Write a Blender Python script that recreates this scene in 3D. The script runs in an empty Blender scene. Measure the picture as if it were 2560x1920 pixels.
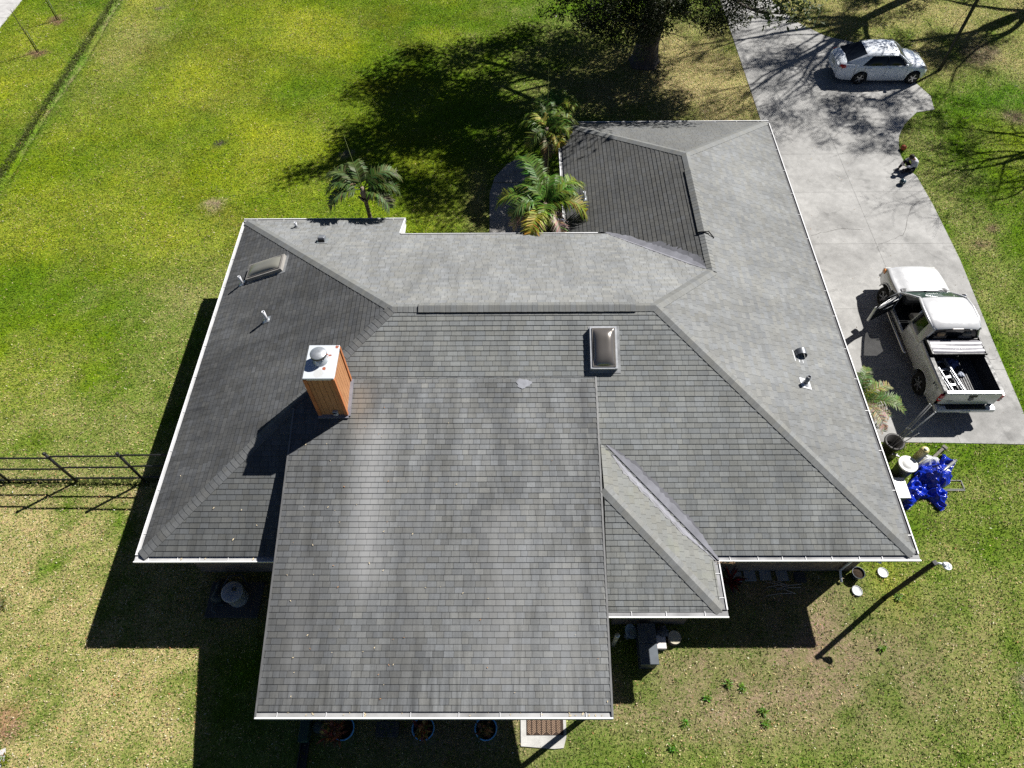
import bpy, bmesh, math, random
import numpy as np
from mathutils import Vector, Matrix, Quaternion

rnd = random.Random(7)
SC = bpy.context.scene
COL = SC.collection
R = math.radians

# ------------------------------------------------------------------ camera
FPX = 1710.9                      # focal length in pixels of a 2560 px wide frame
CAM_H = 19.5
def cam_axes():
    th, yaw, roll = R(34.4607), R(0.7668), R(-0.8437)
    F = Vector((0, math.sin(th), -math.cos(th)))
    U = Vector((0, math.cos(th), math.sin(th)))
    X = Vector((1, 0, 0))
    Z = Matrix.Rotation(yaw, 3, 'Z')
    F, U, X = Z @ F, Z @ U, Z @ X
    c, s = math.cos(roll), math.sin(roll)
    return c*X + s*U, -s*X + c*U, F
CX, CU, CF = cam_axes()
cam = bpy.data.cameras.new('camera')
cam.sensor_width = 36.0
cam.lens = 36.0*FPX/2560
cam.clip_end = 2000
camo = bpy.data.objects.new('camera', cam)
COL.objects.link(camo)
M3 = Matrix((CX, CU, -CF)).transposed()
camo.matrix_world = Matrix.Translation((0, 0, CAM_H)) @ M3.to_4x4()
SC.camera = camo

# ------------------------------------------------------------------ light
SUN_EL, SUN_AZ = 45.5, 55.2       # azimuth clockwise from +Y
SV = Vector((math.sin(R(SUN_AZ))*math.cos(R(SUN_EL)), math.cos(R(SUN_AZ))*math.cos(R(SUN_EL)), math.sin(R(SUN_EL))))
W = bpy.data.worlds.new('World')
SC.world = W
W.use_nodes = True
wn = W.node_tree
bg = wn.nodes['Background']
sky = wn.nodes.new('ShaderNodeTexSky')
sky.sky_type = 'NISHITA'
sky.sun_disc = False
sky.sun_elevation = R(SUN_EL)
sky.sun_rotation = R(SUN_AZ)
sky.air_density = 0.32
sky.dust_density = 0.15
wn.links.new(sky.outputs[0], bg.inputs[0])
bg.inputs[1].default_value = 0.05
sl = bpy.data.lights.new('sun', 'SUN')
sl.energy = 5.0
sl.angle = R(0.53)
sl.color = (1.0, 0.975, 0.925)
so = bpy.data.objects.new('sun', sl)
COL.objects.link(so)
so.rotation_euler = SV.to_track_quat('Z', 'Y').to_euler()
so.location = SV*60
SC.view_settings.view_transform = 'Standard'
SC.view_settings.look = 'None'
SC.view_settings.gamma = 1.0
SC.view_settings.exposure = 0.8
SC.cycles.max_bounces = 6
SC.cycles.diffuse_bounces = 3
SC.cycles.glossy_bounces = 3
SC.cycles.transparent_max_bounces = 6
SC.cycles.use_denoising = False

# ------------------------------------------------------------------ helpers
def tag(o, label=None, cat=None, group=None, kind=None):
    if label: o['label'] = label
    if cat: o['category'] = cat
    if group: o['group'] = group
    if kind: o['kind'] = kind
    return o

def thing(name, label, cat, loc=(0, 0, 0), rz=0.0, group=None):
    o = bpy.data.objects.new(name, None)
    o.empty_display_size = 0.2
    COL.objects.link(o)
    o.location = loc
    o.rotation_euler = (0, 0, rz)
    return tag(o, label, cat, group)

def copy_tree(o, parent=None):
    c = o.copy()
    COL.objects.link(c)
    c.parent = parent
    for ch in o.children:
        copy_tree(ch, c)
    return c

def unproj(u, v, z=0.0):
    """ground (or height z) point seen at photo pixel u, v: used once to survey the plan"""
    d = CF + CX*((u-1280)/FPX) - CU*((v-960)/FPX)
    t = (z-CAM_H)/d.z
    return Vector((d.x*t, d.y*t, z))

class MB:
    def __init__(s, off=(0, 0, 0)):
        s.v, s.f, s.m, s.sm, s.uv, s.col = [], [], [], [], [], []
        s.off = Vector(off)
        s.T = None
        s.uvon = False
    def P(s, p):
        p = Vector(p)
        if s.T is not None: p = s.T @ p
        s.v.append(p - s.off)
        return len(s.v)-1
    def face(s, pts, m=0, sm=False, uv=None, col=None):
        ids = [s.P(p) for p in pts]
        s.idx(ids, m, sm, uv, col)
        return ids
    def idx(s, ids, m=0, sm=False, uv=None, col=None):
        s.f.append(ids); s.m.append(m); s.sm.append(sm); s.uv.append(uv); s.col.append(col)
    def box(s, c, d, m=0, rz=0.0, bev=0.0, M=None):
        """box centred at c, size d, optional top/vertical bevel"""
        hx, hy, hz = d[0]/2, d[1]/2, d[2]/2
        A = Matrix.Rotation(rz, 3, 'Z') if M is None else M
        c = Vector(c)
        if bev <= 0:
            P = [s.P(c + A @ Vector((x*hx, y*hy, z*hz))) for z in (-1, 1) for y in (-1, 1) for x in (-1, 1)]
            for q in ((0, 2, 3, 1), (4, 5, 7, 6), (0, 1, 5, 4), (2, 6, 7, 3), (0, 4, 6, 2), (1, 3, 7, 5)):
                s.idx([P[i] for i in q], m)
        else:
            b = min(bev, hx*.9, hy*.9, hz*.9)
            def ring(ix, iy, z):
                ax, ay = hx-ix, hy-iy
                pts = [(-ax+b, -ay), (ax-b, -ay), (ax, -ay+b), (ax, ay-b), (ax-b, ay), (-ax+b, ay), (-ax, ay-b), (-ax, -ay+b)]
                return [s.P(c + A @ Vector((x, y, z))) for x, y in pts]
            r = [ring(b, b, -hz), ring(0, 0, -hz+b), ring(0, 0, hz-b), ring(b, b, hz)]
            for a, bb in zip(r, r[1:]):
                for i in range(8):
                    j = (i+1) % 8
                    s.idx([a[i], a[j], bb[j], bb[i]], m)
            s.idx(r[0][::-1], m); s.idx(r[-1], m)
    def tube(s, path, rad, n=8, m=0, cap=True, sm=True, col=None):
        path = [Vector(p) for p in path]
        if not hasattr(rad, '__len__'): rad = [rad]*len(path)
        rings = []
        up = None
        for i, p in enumerate(path):
            a = path[max(i-1, 0)]; b = path[min(i+1, len(path)-1)]
            d = (b-a)
            if d.length < 1e-9: d = Vector((0, 0, 1))
            d.normalize()
            if up is None:
                up = Vector((0, 0, 1)) if abs(d.z) < .9 else Vector((1, 0, 0))
            x = up.cross(d)
            if x.length < 1e-6: x = Vector((1, 0, 0)).cross(d)
            x.normalize(); y = d.cross(x); up = y
            rings.append([s.P(p + (x*math.cos(2*math.pi*k/n) + y*math.sin(2*math.pi*k/n))*rad[i]) for k in range(n)])
        for a, b in zip(rings, rings[1:]):
            for k in range(n):
                j = (k+1) % n
                s.idx([a[k], a[j], b[j], b[k]], m, sm, None, col)
        if cap:
            s.idx(rings[0][::-1], m, False, None, col); s.idx(rings[-1], m, False, None, col)
    def lathe(s, c, prof, n=20, m=0, sm=True, M=None, capb=True, capt=True, msel=None):
        """prof: list of (radius, height) from bottom to top round axis z at c"""
        c = Vector(c)
        A = M if M is not None else Matrix.Identity(3)
        rings = []
        for r, h in prof:
            if r < 1e-6:
                rings.append([s.P(c + A @ Vector((0, 0, h)))])
            else:
                rings.append([s.P(c + A @ Vector((r*math.cos(2*math.pi*k/n), r*math.sin(2*math.pi*k/n), h))) for k in range(n)])
        for i, (a, b) in enumerate(zip(rings, rings[1:])):
            mm = m if msel is None else msel[i]
            for k in range(n):
                j = (k+1) % n
                if len(a) == 1 and len(b) == 1: continue
                if len(a) == 1: s.idx([a[0], b[j], b[k]], mm, sm)
                elif len(b) == 1: s.idx([a[k], a[j], b[0]], mm, sm)
                else: s.idx([a[k], a[j], b[j], b[k]], mm, sm)
        if capb and len(rings[0]) > 1: s.idx(rings[0][::-1], m)
        if capt and len(rings[-1]) > 1: s.idx(rings[-1], m)
    def grid(s, fn, nu, nv, m=0, sm=True, mfn=None):
        ids = [[s.P(fn(i/nu, j/nv)) for i in range(nu+1)] for j in range(nv+1)]
        for j in range(nv):
            for i in range(nu):
                s.idx([ids[j][i], ids[j][i+1], ids[j+1][i+1], ids[j+1][i]], m if mfn is None else mfn(i, j), sm)
        return ids
    def prism(s, poly, z0, z1, m=0, mtop=None):
        """poly: list of (x, y) counter-clockwise"""
        b = [s.P((x, y, z0)) for x, y in poly]; t = [s.P((x, y, z1)) for x, y in poly]
        s.idx(b[::-1], m); s.idx(t, m if mtop is None else mtop)
        for i in range(len(poly)):
            j = (i+1) % len(poly)
            s.idx([b[i], b[j], t[j], t[i]], m)
    def build(s, name, mats, parent=None, loc=(0, 0, 0), rz=0.0, weld=False):
        me = bpy.data.meshes.new(name)
        me.from_pydata([tuple(v) for v in s.v], [], s.f)
        if not isinstance(mats, (list, tuple)): mats = [mats]
        for mt in mats: me.materials.append(mt)
        me.polygons.foreach_set('material_index', s.m)
        me.polygons.foreach_set('use_smooth', s.sm)
        if any(u is not None for u in s.uv):
            L = me.uv_layers.new(name='UVMap')
            k = 0
            data = np.zeros(len(me.loops)*2, dtype=np.float32)
            for f, u in zip(s.f, s.uv):
                for q in range(len(f)):
                    if u is not None: data[2*k:2*k+2] = u[q]
                    k += 1
            L.data.foreach_set('uv', data)
        if any(c is not None for c in s.col):
            A = me.color_attributes.new('Col', 'FLOAT_COLOR', 'CORNER')
            k = 0
            data = np.ones(len(me.loops)*4, dtype=np.float32)
            for f, c in zip(s.f, s.col):
                for q in range(len(f)):
                    if c is not None: data[4*k:4*k+3] = c
                    k += 1
            A.data.foreach_set('color', data)
        if weld:
            bm = bmesh.new(); bm.from_mesh(me)
            bmesh.ops.remove_doubles(bm, verts=bm.verts, dist=1e-4)
            bmesh.ops.recalc_face_normals(bm, faces=bm.faces)
            bm.to_mesh(me); bm.free()
        me.update()
        o = bpy.data.objects.new(name, me)
        COL.objects.link(o)
        o.location = loc
        o.rotation_euler = (0, 0, rz)
        if parent is not None: o.parent = parent
        return o

def np_mesh(name, V, F, mats, cols=None, parent=None, smooth=False, loc=(0, 0, 0)):
    """V (n,3), F (m,k) arrays, cols per vertex (n,3)"""
    me = bpy.data.meshes.new(name)
    k = F.shape[1]
    me.vertices.add(len(V)); me.vertices.foreach_set('co', V.astype(np.float32).ravel())
    me.loops.add(F.size); me.loops.foreach_set('vertex_index', F.astype(np.int32).ravel())
    me.polygons.add(len(F))
    me.polygons.foreach_set('loop_start', np.arange(0, F.size, k, dtype=np.int32))
    me.polygons.foreach_set('loop_total', np.full(len(F), k, dtype=np.int32))
    if smooth: me.polygons.foreach_set('use_smooth', np.ones(len(F), dtype=bool))
    if not isinstance(mats, (list, tuple)): mats = [mats]
    for mt in mats: me.materials.append(mt)
    if cols is not None:
        A = me.color_attributes.new('Col', 'FLOAT_COLOR', 'POINT')
        c4 = np.ones((len(V), 4), dtype=np.float32); c4[:, :3] = cols
        A.data.foreach_set('color', c4.ravel())
    me.update(calc_edges=True); me.validate()
    o = bpy.data.objects.new(name, me)
    COL.objects.link(o)
    o.location = loc
    if parent is not None: o.parent = parent
    return o

def text_mb(txt, size, M, name, m, parent, depth=0.004):
    c = bpy.data.curves.new(name, 'FONT')
    c.body = txt; c.size = size; c.extrude = depth; c.align_x = 'CENTER'; c.align_y = 'CENTER'
    t = bpy.data.objects.new(name, c)
    COL.objects.link(t)
    dg = bpy.context.evaluated_depsgraph_get()
    me = bpy.data.meshes.new_from_object(t.evaluated_get(dg))
    bpy.data.objects.remove(t)
    me.materials.clear(); me.materials.append(m)
    o = bpy.data.objects.new(name, me)
    COL.objects.link(o); o.parent = parent; o.matrix_local = M
    return o

# ------------------------------------------------------------------ node materials
class NT:
    def __init__(s, name):
        s.mat = bpy.data.materials.new(name); s.mat.use_nodes = True
        s.t = s.mat.node_tree
        s.b = s.t.nodes['Principled BSDF']
    def n(s, ty, **kw):
        x = s.t.nodes.new(ty)
        for k, v in kw.items(): setattr(x, k, v)
        return x
    def set(s, sock, v):
        if isinstance(v, bpy.types.NodeSocket): s.t.links.new(v, sock)
        elif isinstance(v, (tuple, list)) and len(v) == 3 and sock.type == 'RGBA': sock.default_value = (*v, 1)
        else: sock.default_value = v
    def math(s, op, a, b=0.0, c=None, clamp=False):
        x = s.n('ShaderNodeMath', operation=op, use_clamp=clamp)
        s.set(x.inputs[0], a); s.set(x.inputs[1], b)
        if c is not None: s.set(x.inputs[2], c)
        return x.outputs[0]
    def mix(s, f, a, b, mode='MIX'):
        x = s.n('ShaderNodeMix', data_type='RGBA', blend_type=mode)
        s.set(x.inputs[0], f); s.set(x.inputs[6], a); s.set(x.inputs[7], b)
        return x.outputs[2]
    def ramp(s, f, lo, hi, a=0.0, b=1.0):
        x = s.n('ShaderNodeMapRange'); x.clamp = True
        s.set(x.inputs[0], f)
        for i, v in enumerate((lo, hi, a, b)): s.set(x.inputs[1+i], v)
        return x.outputs[0]
    def obj(s): return s.n('ShaderNodeTexCoord').outputs['Object']
    def uv(s): return s.n('ShaderNodeTexCoord').outputs['UV']
    def pos(s): return s.n('ShaderNodeNewGeometry').outputs['Position']
    def xyz(s, v):
        x = s.n('ShaderNodeSeparateXYZ'); s.set(x.inputs[0], v); return x.outputs
    def comb(s, x, y, z=0.0):
        c = s.n('ShaderNodeCombineXYZ')
        for i, v in enumerate((x, y, z)): s.set(c.inputs[i], v)
        return c.outputs[0]
    def scale(s, v, sx, sy, sz=1.0):
        x = s.n('ShaderNodeVectorMath', operation='MULTIPLY'); s.set(x.inputs[0], v); x.inputs[1].default_value = (sx, sy, sz)
        return x.outputs[0]
    def noise(s, v, sc, det=3.0, ro=.55, dist=0.0):
        x = s.n('ShaderNodeTexNoise'); s.set(x.inputs['Vector'], v)
        x.inputs['Scale'].default_value = sc; x.inputs['Detail'].default_value = det
        x.inputs['Roughness'].default_value = ro; x.inputs['Distortion'].default_value = dist
        return x.outputs[0]
    def gray(s, v):
        x = s.n('ShaderNodeCombineColor')
        for i in range(3): s.set(x.inputs[i], v)
        return x.outputs[0]
    def attr(s, name='Col'):
        x = s.n('ShaderNodeVertexColor'); x.layer_name = name; return x.outputs[0]
    def bump(s, h, strength=.3, dist=.01):
        x = s.n('ShaderNodeBump'); s.set(x.inputs['Height'], h)
        x.inputs['Strength'].default_value = strength; x.inputs['Distance'].default_value = dist
        s.t.links.new(x.outputs[0], s.b.inputs['Normal'])
    def done(s, col, rough=.6, spec=.4, metal=0.0):
        s.set(s.b.inputs['Base Color'], col); s.set(s.b.inputs['Roughness'], rough)
        s.set(s.b.inputs['Metallic'], metal); s.set(s.b.inputs['Specular IOR Level'], spec)
        return s.mat

def mat(name, col, rough=.6, spec=.4, metal=0.0, var=.18, sc=4.0, bump=0.0, bsc=40.0, coat=0.0, trans=0.0, sheen=0.0):
    t = NT(name)
    p = t.obj()
    n = t.noise(p, sc, 4)
    f = t.ramp(n, .3, .7, 1-var, 1+var)
    c = t.mix(1.0, col, t.gray(f), 'MULTIPLY')
    if bump: t.bump(t.noise(p, bsc, 3), bump, .01)
    if coat: t.b.inputs['Coat Weight'].default_value = coat; t.b.inputs['Coat Roughness'].default_value = .05
    if trans: t.b.inputs['Transmission Weight'].default_value = trans
    rr = t.ramp(t.noise(p, sc*2.3, 3), .3, .7, max(rough-.08, .02), min(rough+.08, 1))
    return t.done(c, rr, spec, metal)

def mat_attr(name, rough=.6, spec=.3, var=.2, sc=9.0, transl=0.0):
    t = NT(name)
    f = t.ramp(t.noise(t.obj(), sc, 3), .3, .7, 1-var, 1+var)
    c = t.mix(1.0, t.attr(), t.gray(f), 'MULTIPLY')
    m = t.done(c, rough, spec)
    if transl:
        tr = t.n('ShaderNodeBsdfTranslucent'); t.set(tr.inputs[0], c)
        mx = t.n('ShaderNodeMixShader'); mx.inputs[0].default_value = transl
        out = [x for x in t.t.nodes if x.type == 'OUTPUT_MATERIAL'][0]
        t.t.links.new(t.b.outputs[0], mx.inputs[1]); t.t.links.new(tr.outputs[0], mx.inputs[2])
        t.t.links.new(mx.outputs[0], out.inputs[0])
    return m

def shingle(name, base, cutk=.42, algae=.4, tone=.16, streaks=(), rough=.78, spec=.35, moss=0.0, west=None):
    """laminated asphalt shingles; uv in metres, u along the eave and v up the slope"""
    t = NT(name)
    u, v, _ = t.xyz(t.uv())
    row = t.math('FLOOR', t.math('DIVIDE', t.math('ADD', v, .002), EXPO))
    wn_ = t.n('ShaderNodeTexWhiteNoise', noise_dimensions='1D'); t.set(wn_.inputs['W'], row)
    w = t.math('ADD', t.math('MULTIPLY', u, 4.3), t.math('MULTIPLY', wn_.outputs[0], 83.0))
    w = t.math('ADD', w, t.math('MULTIPLY', row, 17.37))
    va = t.n('ShaderNodeTexVoronoi', voronoi_dimensions='1D', feature='F1'); t.set(va.inputs['W'], w)
    va.inputs['Scale'].default_value = 1; va.inputs['Randomness'].default_value = .8
    ve = t.n('ShaderNodeTexVoronoi', voronoi_dimensions='1D', feature='DISTANCE_TO_EDGE'); t.set(ve.inputs['W'], w)
    ve.inputs['Scale'].default_value = 1; ve.inputs['Randomness'].default_value = .8
    r_, g_, b_ = t.xyz(va.outputs['Color'])
    tonef = t.ramp(r_, 0, 1, 1-tone, 1+tone)
    cut = t.ramp(ve.outputs['Distance'], .015, .045, cutk, 1.0)
    uv2 = t.comb(u, v)
    gran = t.math('MULTIPLY', t.ramp(t.noise(uv2, 90, 2, .7), .3, .7, .86, 1.14), t.ramp(t.noise(uv2, 26, 2, .6), .3, .7, .90, 1.10))
    strk = t.noise(t.scale(uv2, 1.1, .17), 1.0, 6, .62, .7)
    strk2 = t.noise(t.scale(uv2, 8.0, .5), 1.0, 4, .6, .2)
    blot = t.noise(uv2, .33, 4, .55)
    a = t.math('ADD', t.math('ADD', t.math('MULTIPLY', strk, .52), t.math('MULTIPLY', t.math('SUBTRACT', b_, .5), .07)), t.math('ADD', t.math('MULTIPLY', blot, .36), t.math('MULTIPLY', strk2, .20)))
    al = t.ramp(a, .42, .68, 1.0 + algae*.45, 1.0 - algae)
    # dirt washed down towards the eave
    edge = t.math('MULTIPLY', t.ramp(v, .1, 1.5, 1, 0), t.ramp(strk2, .42, .68, 0, algae*.8))
    al = t.math('MULTIPLY', al, t.math('SUBTRACT', 1.0, edge))
    col = t.mix(1.0, base, t.gray(t.math('MULTIPLY', t.math('MULTIPLY', tonef, gran), t.math('MULTIPLY', al, cut))), 'MULTIPLY')
    tint = t.mix(g_, (1.0, 1.0, .965), (.95, .985, 1.03))
    col = t.mix(1.0, col, tint, 'MULTIPLY')
    if moss:
        mm = t.ramp(t.noise(uv2, 1.6, 4), .55, .75, 0, moss)
        col = t.mix(mm, col, t.mix(1.0, col, (1.0, 1.03, .82), 'MULTIPLY'))
    px, py, pz = t.xyz(t.pos())
    if west: col = t.mix(t.ramp(t.math('ADD', px, t.math('MULTIPLY', blot, 2.0)), west[0], west[1], west[2], 0), col, t.mix(1.0, col, (.5, .5, .51), 'MULTIPLY'))
    for (cx, wd, y0, y1, amt, tcol) in streaks:
        d = t.math('ABSOLUTE', t.math('ADD', t.math('SUBTRACT', px, cx), t.math('MULTIPLY', t.math('SUBTRACT', strk2, .5), .35)))
        mk = t.ramp(d, 0.0, wd, amt, 0.0)
        ym = t.math('MULTIPLY', t.ramp(py, y0, y0+1.2, 0, 1), t.ramp(py, y1-.5, y1, 1, 0))
        mk = t.math('MULTIPLY', t.math('MULTIPLY', mk, ym), t.math('MULTIPLY', tonef, cut))
        col = t.mix(mk, col, tcol)
    t.bump(t.noise(uv2, 120, 2, .7), .25, .006)
    return t.done(col, rough, spec)
EXPO = .143
# ------------------------------------------------------------------ plan of the place (metres)
X0, X1, Y0, Y1, YW, XW, K, HE = -9.80, 10.19, 6.11, 18.82, 24.44, 1.66, .3935, 2.60
YJ, XJ = 17.55, -3.98             # recessed length of rear eave
RY = (Y0+Y1)/2; RR = (Y1-Y0)/2; RZ = HE+K*RR
RXW, RXE = X0+RR, X1-RR
WR = (X1-XW)/2; WX = (X1+XW)/2; WZ = HE+K*WR; WYN = YW-WR; WYS = Y1-WR
PX0, PX1, PY0, PZ0, PK = -5.95, 2.13, 2.50, 2.54, .2252      # porch roof
PYT = 10.62
BX, BY = 5.10, 4.71               # front corner of bay roof

DRIVE = [(11.42, 60), (11.42, 28.6), (11.42, 22), (11.3, 11.04), (12.2, 11.03), (13.7, 11.0), (16.8, 10.92), (16.86, 12.0), (17.05, 15.2), (17.36, 19.2),
         (17.40, 22.4), (17.33, 24.2), (17.08, 24.8), (17.10, 25.9), (17.45, 27.0), (18.0, 27.9), (18.85, 28.8), (19.75, 29.0), (19.95, 30.1),
         (18.9, 33.4), (17.5, 34.95), (16.25, 35.55), (15.1, 37.0), (14.2, 39.4), (13.9, 60)]
WALK = [(-1.1, 17.2), (1.05, 17.2), (1.05, 22.0), (1.0, 24.9), (.42, 25.85), (-.4, 25.2), (-.95, 24.3), (-1.15, 23.2), (-1.1, 21.0)]

def in_poly(x, y, poly):
    ins = np.zeros(x.shape, dtype=bool)
    n = len(poly)
    for i in range(n):
        xa, ya = poly[i]; xb, yb = poly[(i+1) % n]
        if ya == yb: continue
        c = ((ya > y) != (yb > y)) & (x < (xb-xa)*(y-ya)/(yb-ya)+xa)
        ins ^= c
    return ins

_lat = np.random.RandomState(11).rand(256, 256)
def vnoise(x, y, sc, seed=0):
    x = x/sc + seed*17.13; y = y/sc + seed*7.71
    xi = np.floor(x).astype(int); yi = np.floor(y).astype(int)
    fx = x-xi; fy = y-yi
    fx = fx*fx*(3-2*fx); fy = fy*fy*(3-2*fy)
    L = lambda a, b: _lat[a % 256, b % 256]
    return (L(xi, yi)*(1-fx)+L(xi+1, yi)*fx)*(1-fy)+(L(xi, yi+1)*(1-fx)+L(xi+1, yi+1)*fx)*fy
def fbm(x, y, sc, seed=0, o=4):
    s = 0; a = .5; tt = 0
    for i in range(o):
        s = s+a*vnoise(x, y, sc/2**i, seed+i*3); tt += a; a *= .55
    return s/tt
def blob(x, y, cx, cy, rx, ry):
    return np.exp(-(((x-cx)/rx)**2+((y-cy)/ry)**2))
def smooth(e0, e1, x):
    t = np.clip((x-e0)/(e1-e0), 0, 1); return t*t*(3-2*t)

GREEN = np.array([.094, .168, .009]); LUSH = np.array([.066, .160, .010]); YELL = np.array([.250, .285, .009])
OLIVE = np.array([.180, .200, .014]); TAN = np.array([.46, .37, .19]); DIRT = np.array([.255, .188, .135]); SAND = np.array([.27, .22, .16])
PATCHES = [(-13.4, 2.85, .5, (.30, .19, .11)), (-13.0, 2.6, .3, (.26, .17, .11)), (-15.6, 22.02, .28, (.20, .13, .09)), (-12.8, 22.64, .42, (.30, .24, .16)), (-13.6, 26.8, .24, (.07, .06, .05)), (-20.0, 38.9, .2, (.12, .1, .08)),
           (-7.6, 26.0, .35, (.17, .15, .11)), (-25.2, 37.7, .5, (.19, .12, .08)), (-25.05, 34.5, .5, (.19, .12, .08)), (23.3, 28.3, .6, (.19, .15, .10)),
           (23.8, 33.8, 1.1, (.2, .16, .11)), (14.5, 3.4, .3, (.16, .13, .10)), (15.2, 3.0, .25, (.12, .1, .09)), (13.6, 3.6, .35, (.2, .17, .13)), (19.4, 20.9, .35, (.21, .15, .1)), (18.6, 20.1, .3, (.21, .15, .1))]

def lawn(x, y):
    """true turf colour (no light in it) and the share of dry leaves lying on it"""
    n1 = fbm(x, y, 5.0, 1); n2 = fbm(x, y, 1.3, 5); n3 = fbm(x+.4*y, y*.6, 2.6, 9); n4 = fbm(x, y, .38, 14, 3)
    west = smooth(2, -6, x)*smooth(16, 21, y)
    n5 = fbm(x+1.2*y, y-.5*x, 3.2, 51, 3)
    yel = np.clip(west*(.22+1.5*(n1-.42)+.8*(n3-.5)+1.0*(n5-.5)), 0, 1)
    yel = yel*(1-.95*np.exp(-((x+22.5)/.55)**2))
    yel = np.maximum(yel, .55*blob(x, y, -18, 14, 3.5, 3)*(n1*1.6))
    yel = np.maximum(yel, .55*blob(x, y, -16, 25, 9, 4.5)*np.clip(n3*1.8, 0, 1))
    yel = np.maximum(yel, .75*blob(x, y, 10.6, 6.3, .7, 1.1)*np.clip(n2*1.7, 0, 1))
    yel = np.maximum(yel, .5*smooth(19, 23, x)*smooth(30, 26, y)*smooth(14, 20, y)*np.clip(2.2*(n1-.3), 0, 1))
    dry = .05+.25*(n1-.5)
    dry = dry + .80*smooth(11, 8.5, y)*smooth(-7, -9, x)*np.clip(.12+1.1*n2+1.3*(n4-.5), 0, 1)
    dry = dry + .22*smooth(16, 11, y)*smooth(-8, -11, x)*(.4+n2)
    dry = dry + 1.1*blob(x, y, 9.5, 31.5, 3.2, 4.8)*(.6+.8*n2)
    dry = dry + .45*blob(x, y, 5, 33, 5.5, 4)*(.3+n2)
    dry = dry + .75*smooth(13.5, 15.5, x)*smooth(30.0-.0*x, 33.5, y)*np.clip(.1+1.4*n2, 0, 1)
    dry = dry + .24*smooth(17.0, 17.8, x)*smooth(20.5, 18.2, x)*smooth(34, 29, y)*(.3+1.3*n2)
    dry = dry + .22*smooth(6, 3, y)*smooth(1.5, 3, x)*np.clip(-.1+1.5*n2, 0, 1)
    dry = dry + .32*smooth(11.0, 12.5, x)*smooth(11.5, 8, y)*np.clip(-.1+1.6*n2, 0, 1)
    dry = dry + .25*blob(x, y, -12.5, 17.5, 2.2, 2.6)*(.5+n2)
    dry = dry + .28*blob(x, y, -20.5, 36, 2, 6)*(.5+n2)
    dry = dry + (.45*(n4-.5)+.40*(n2-.5))*(1-.75*west)
    dry = np.clip(dry, 0, 1)
    dirt = 1.15*blob(x, y, 7.9, 4.4, 3.8, 2.1)*np.clip(.1+1.1*n2+1.2*(n4-.4), 0, 1)
    dirt = np.maximum(dirt, 1.1*blob(x, y, 4.8, 3.6, 3.4, 1.3)*np.clip(.1+1.1*n2+1.2*(n4-.4), 0, 1))
    dirt = np.maximum(dirt, .9*blob(x, y, 7.2, 6.2, 3.0, 1.0))
    dirt = np.maximum(dirt, .85*blob(x, y, -2.0, 2.6, 3.6, 1.2))
    dirt = np.maximum(dirt, .8*blob(x, y, -7.8, 6.0, 1.4, 1.0))
    dirt = np.maximum(dirt, .5*blob(x, y, 5.5, 30.5, 4, 2.4)*np.clip(2*n2-.2, 0, 1))
    dirt = np.maximum(dirt, .75*np.exp(-((x-(-22.4+.10*np.sin(y*.6)))/.10)**2)*np.clip(4*n4-1.9, 0, 1)*smooth(24, 27, y))
    dirt = np.maximum(dirt, .75*blob(x, y, 1.1, 19.5, 1.3, 3.2)); dirt = np.maximum(dirt, .6*blob(x, y, -1.6, 22.5, .5, 2.6))
    lush = np.clip(1.9*(n1-.45)+1.2*(n2-.5), 0, 1)*(1-west*.6)
    lush = np.maximum(lush, .8*smooth(-22.4, -24.5, x)*np.clip(n2*1.5, 0, 1))
    lush = np.maximum(lush, .95*np.exp(-((x+22.65)/.50)**2)*smooth(20, 24, y))
    lush = np.maximum(lush, .75*blob(x, y, 24.5, 29.5, 4, 1.6)); lush = np.maximum(lush, .5*blob(x, y, 15, 3.5, 2.5, 1.2))
    c = GREEN[None]*np.ones((x.size, 1))
    def over(c, m, q): return c*(1-m[:, None])+np.asarray(q)[None]*m[:, None]
    c = over(c, lush, LUSH)
    c = over(c, np.clip(west*np.clip(3.0*(.50-n5)+1.2*(.5-n3), 0, 1), 0, .9), OLIVE*.8)
    c = over(c, yel, YELL)
    c = over(c, dry*.85, TAN)
    c = over(c, np.clip(dirt, 0, 1), DIRT)
    for (px, py, pr, pc) in PATCHES:
        d = np.sqrt((x-px)**2+((y-py)*1.1)**2)+(n4-.5)*pr*1.4
        c = over(c, smooth(pr*1.15, pr*.7, d), pc)
    return c, dry, dirt

def ground_z(x, y):
    d = np.abs(x-(-22.4+.10*np.sin(y*.6)))
    g = -.15*np.exp(-(d/.11)**2)*smooth(22, 27, y)*(.75+.25*np.sin(y*2.3))
    return g - .14*smooth(.1, 0, 0*x)*0

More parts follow.
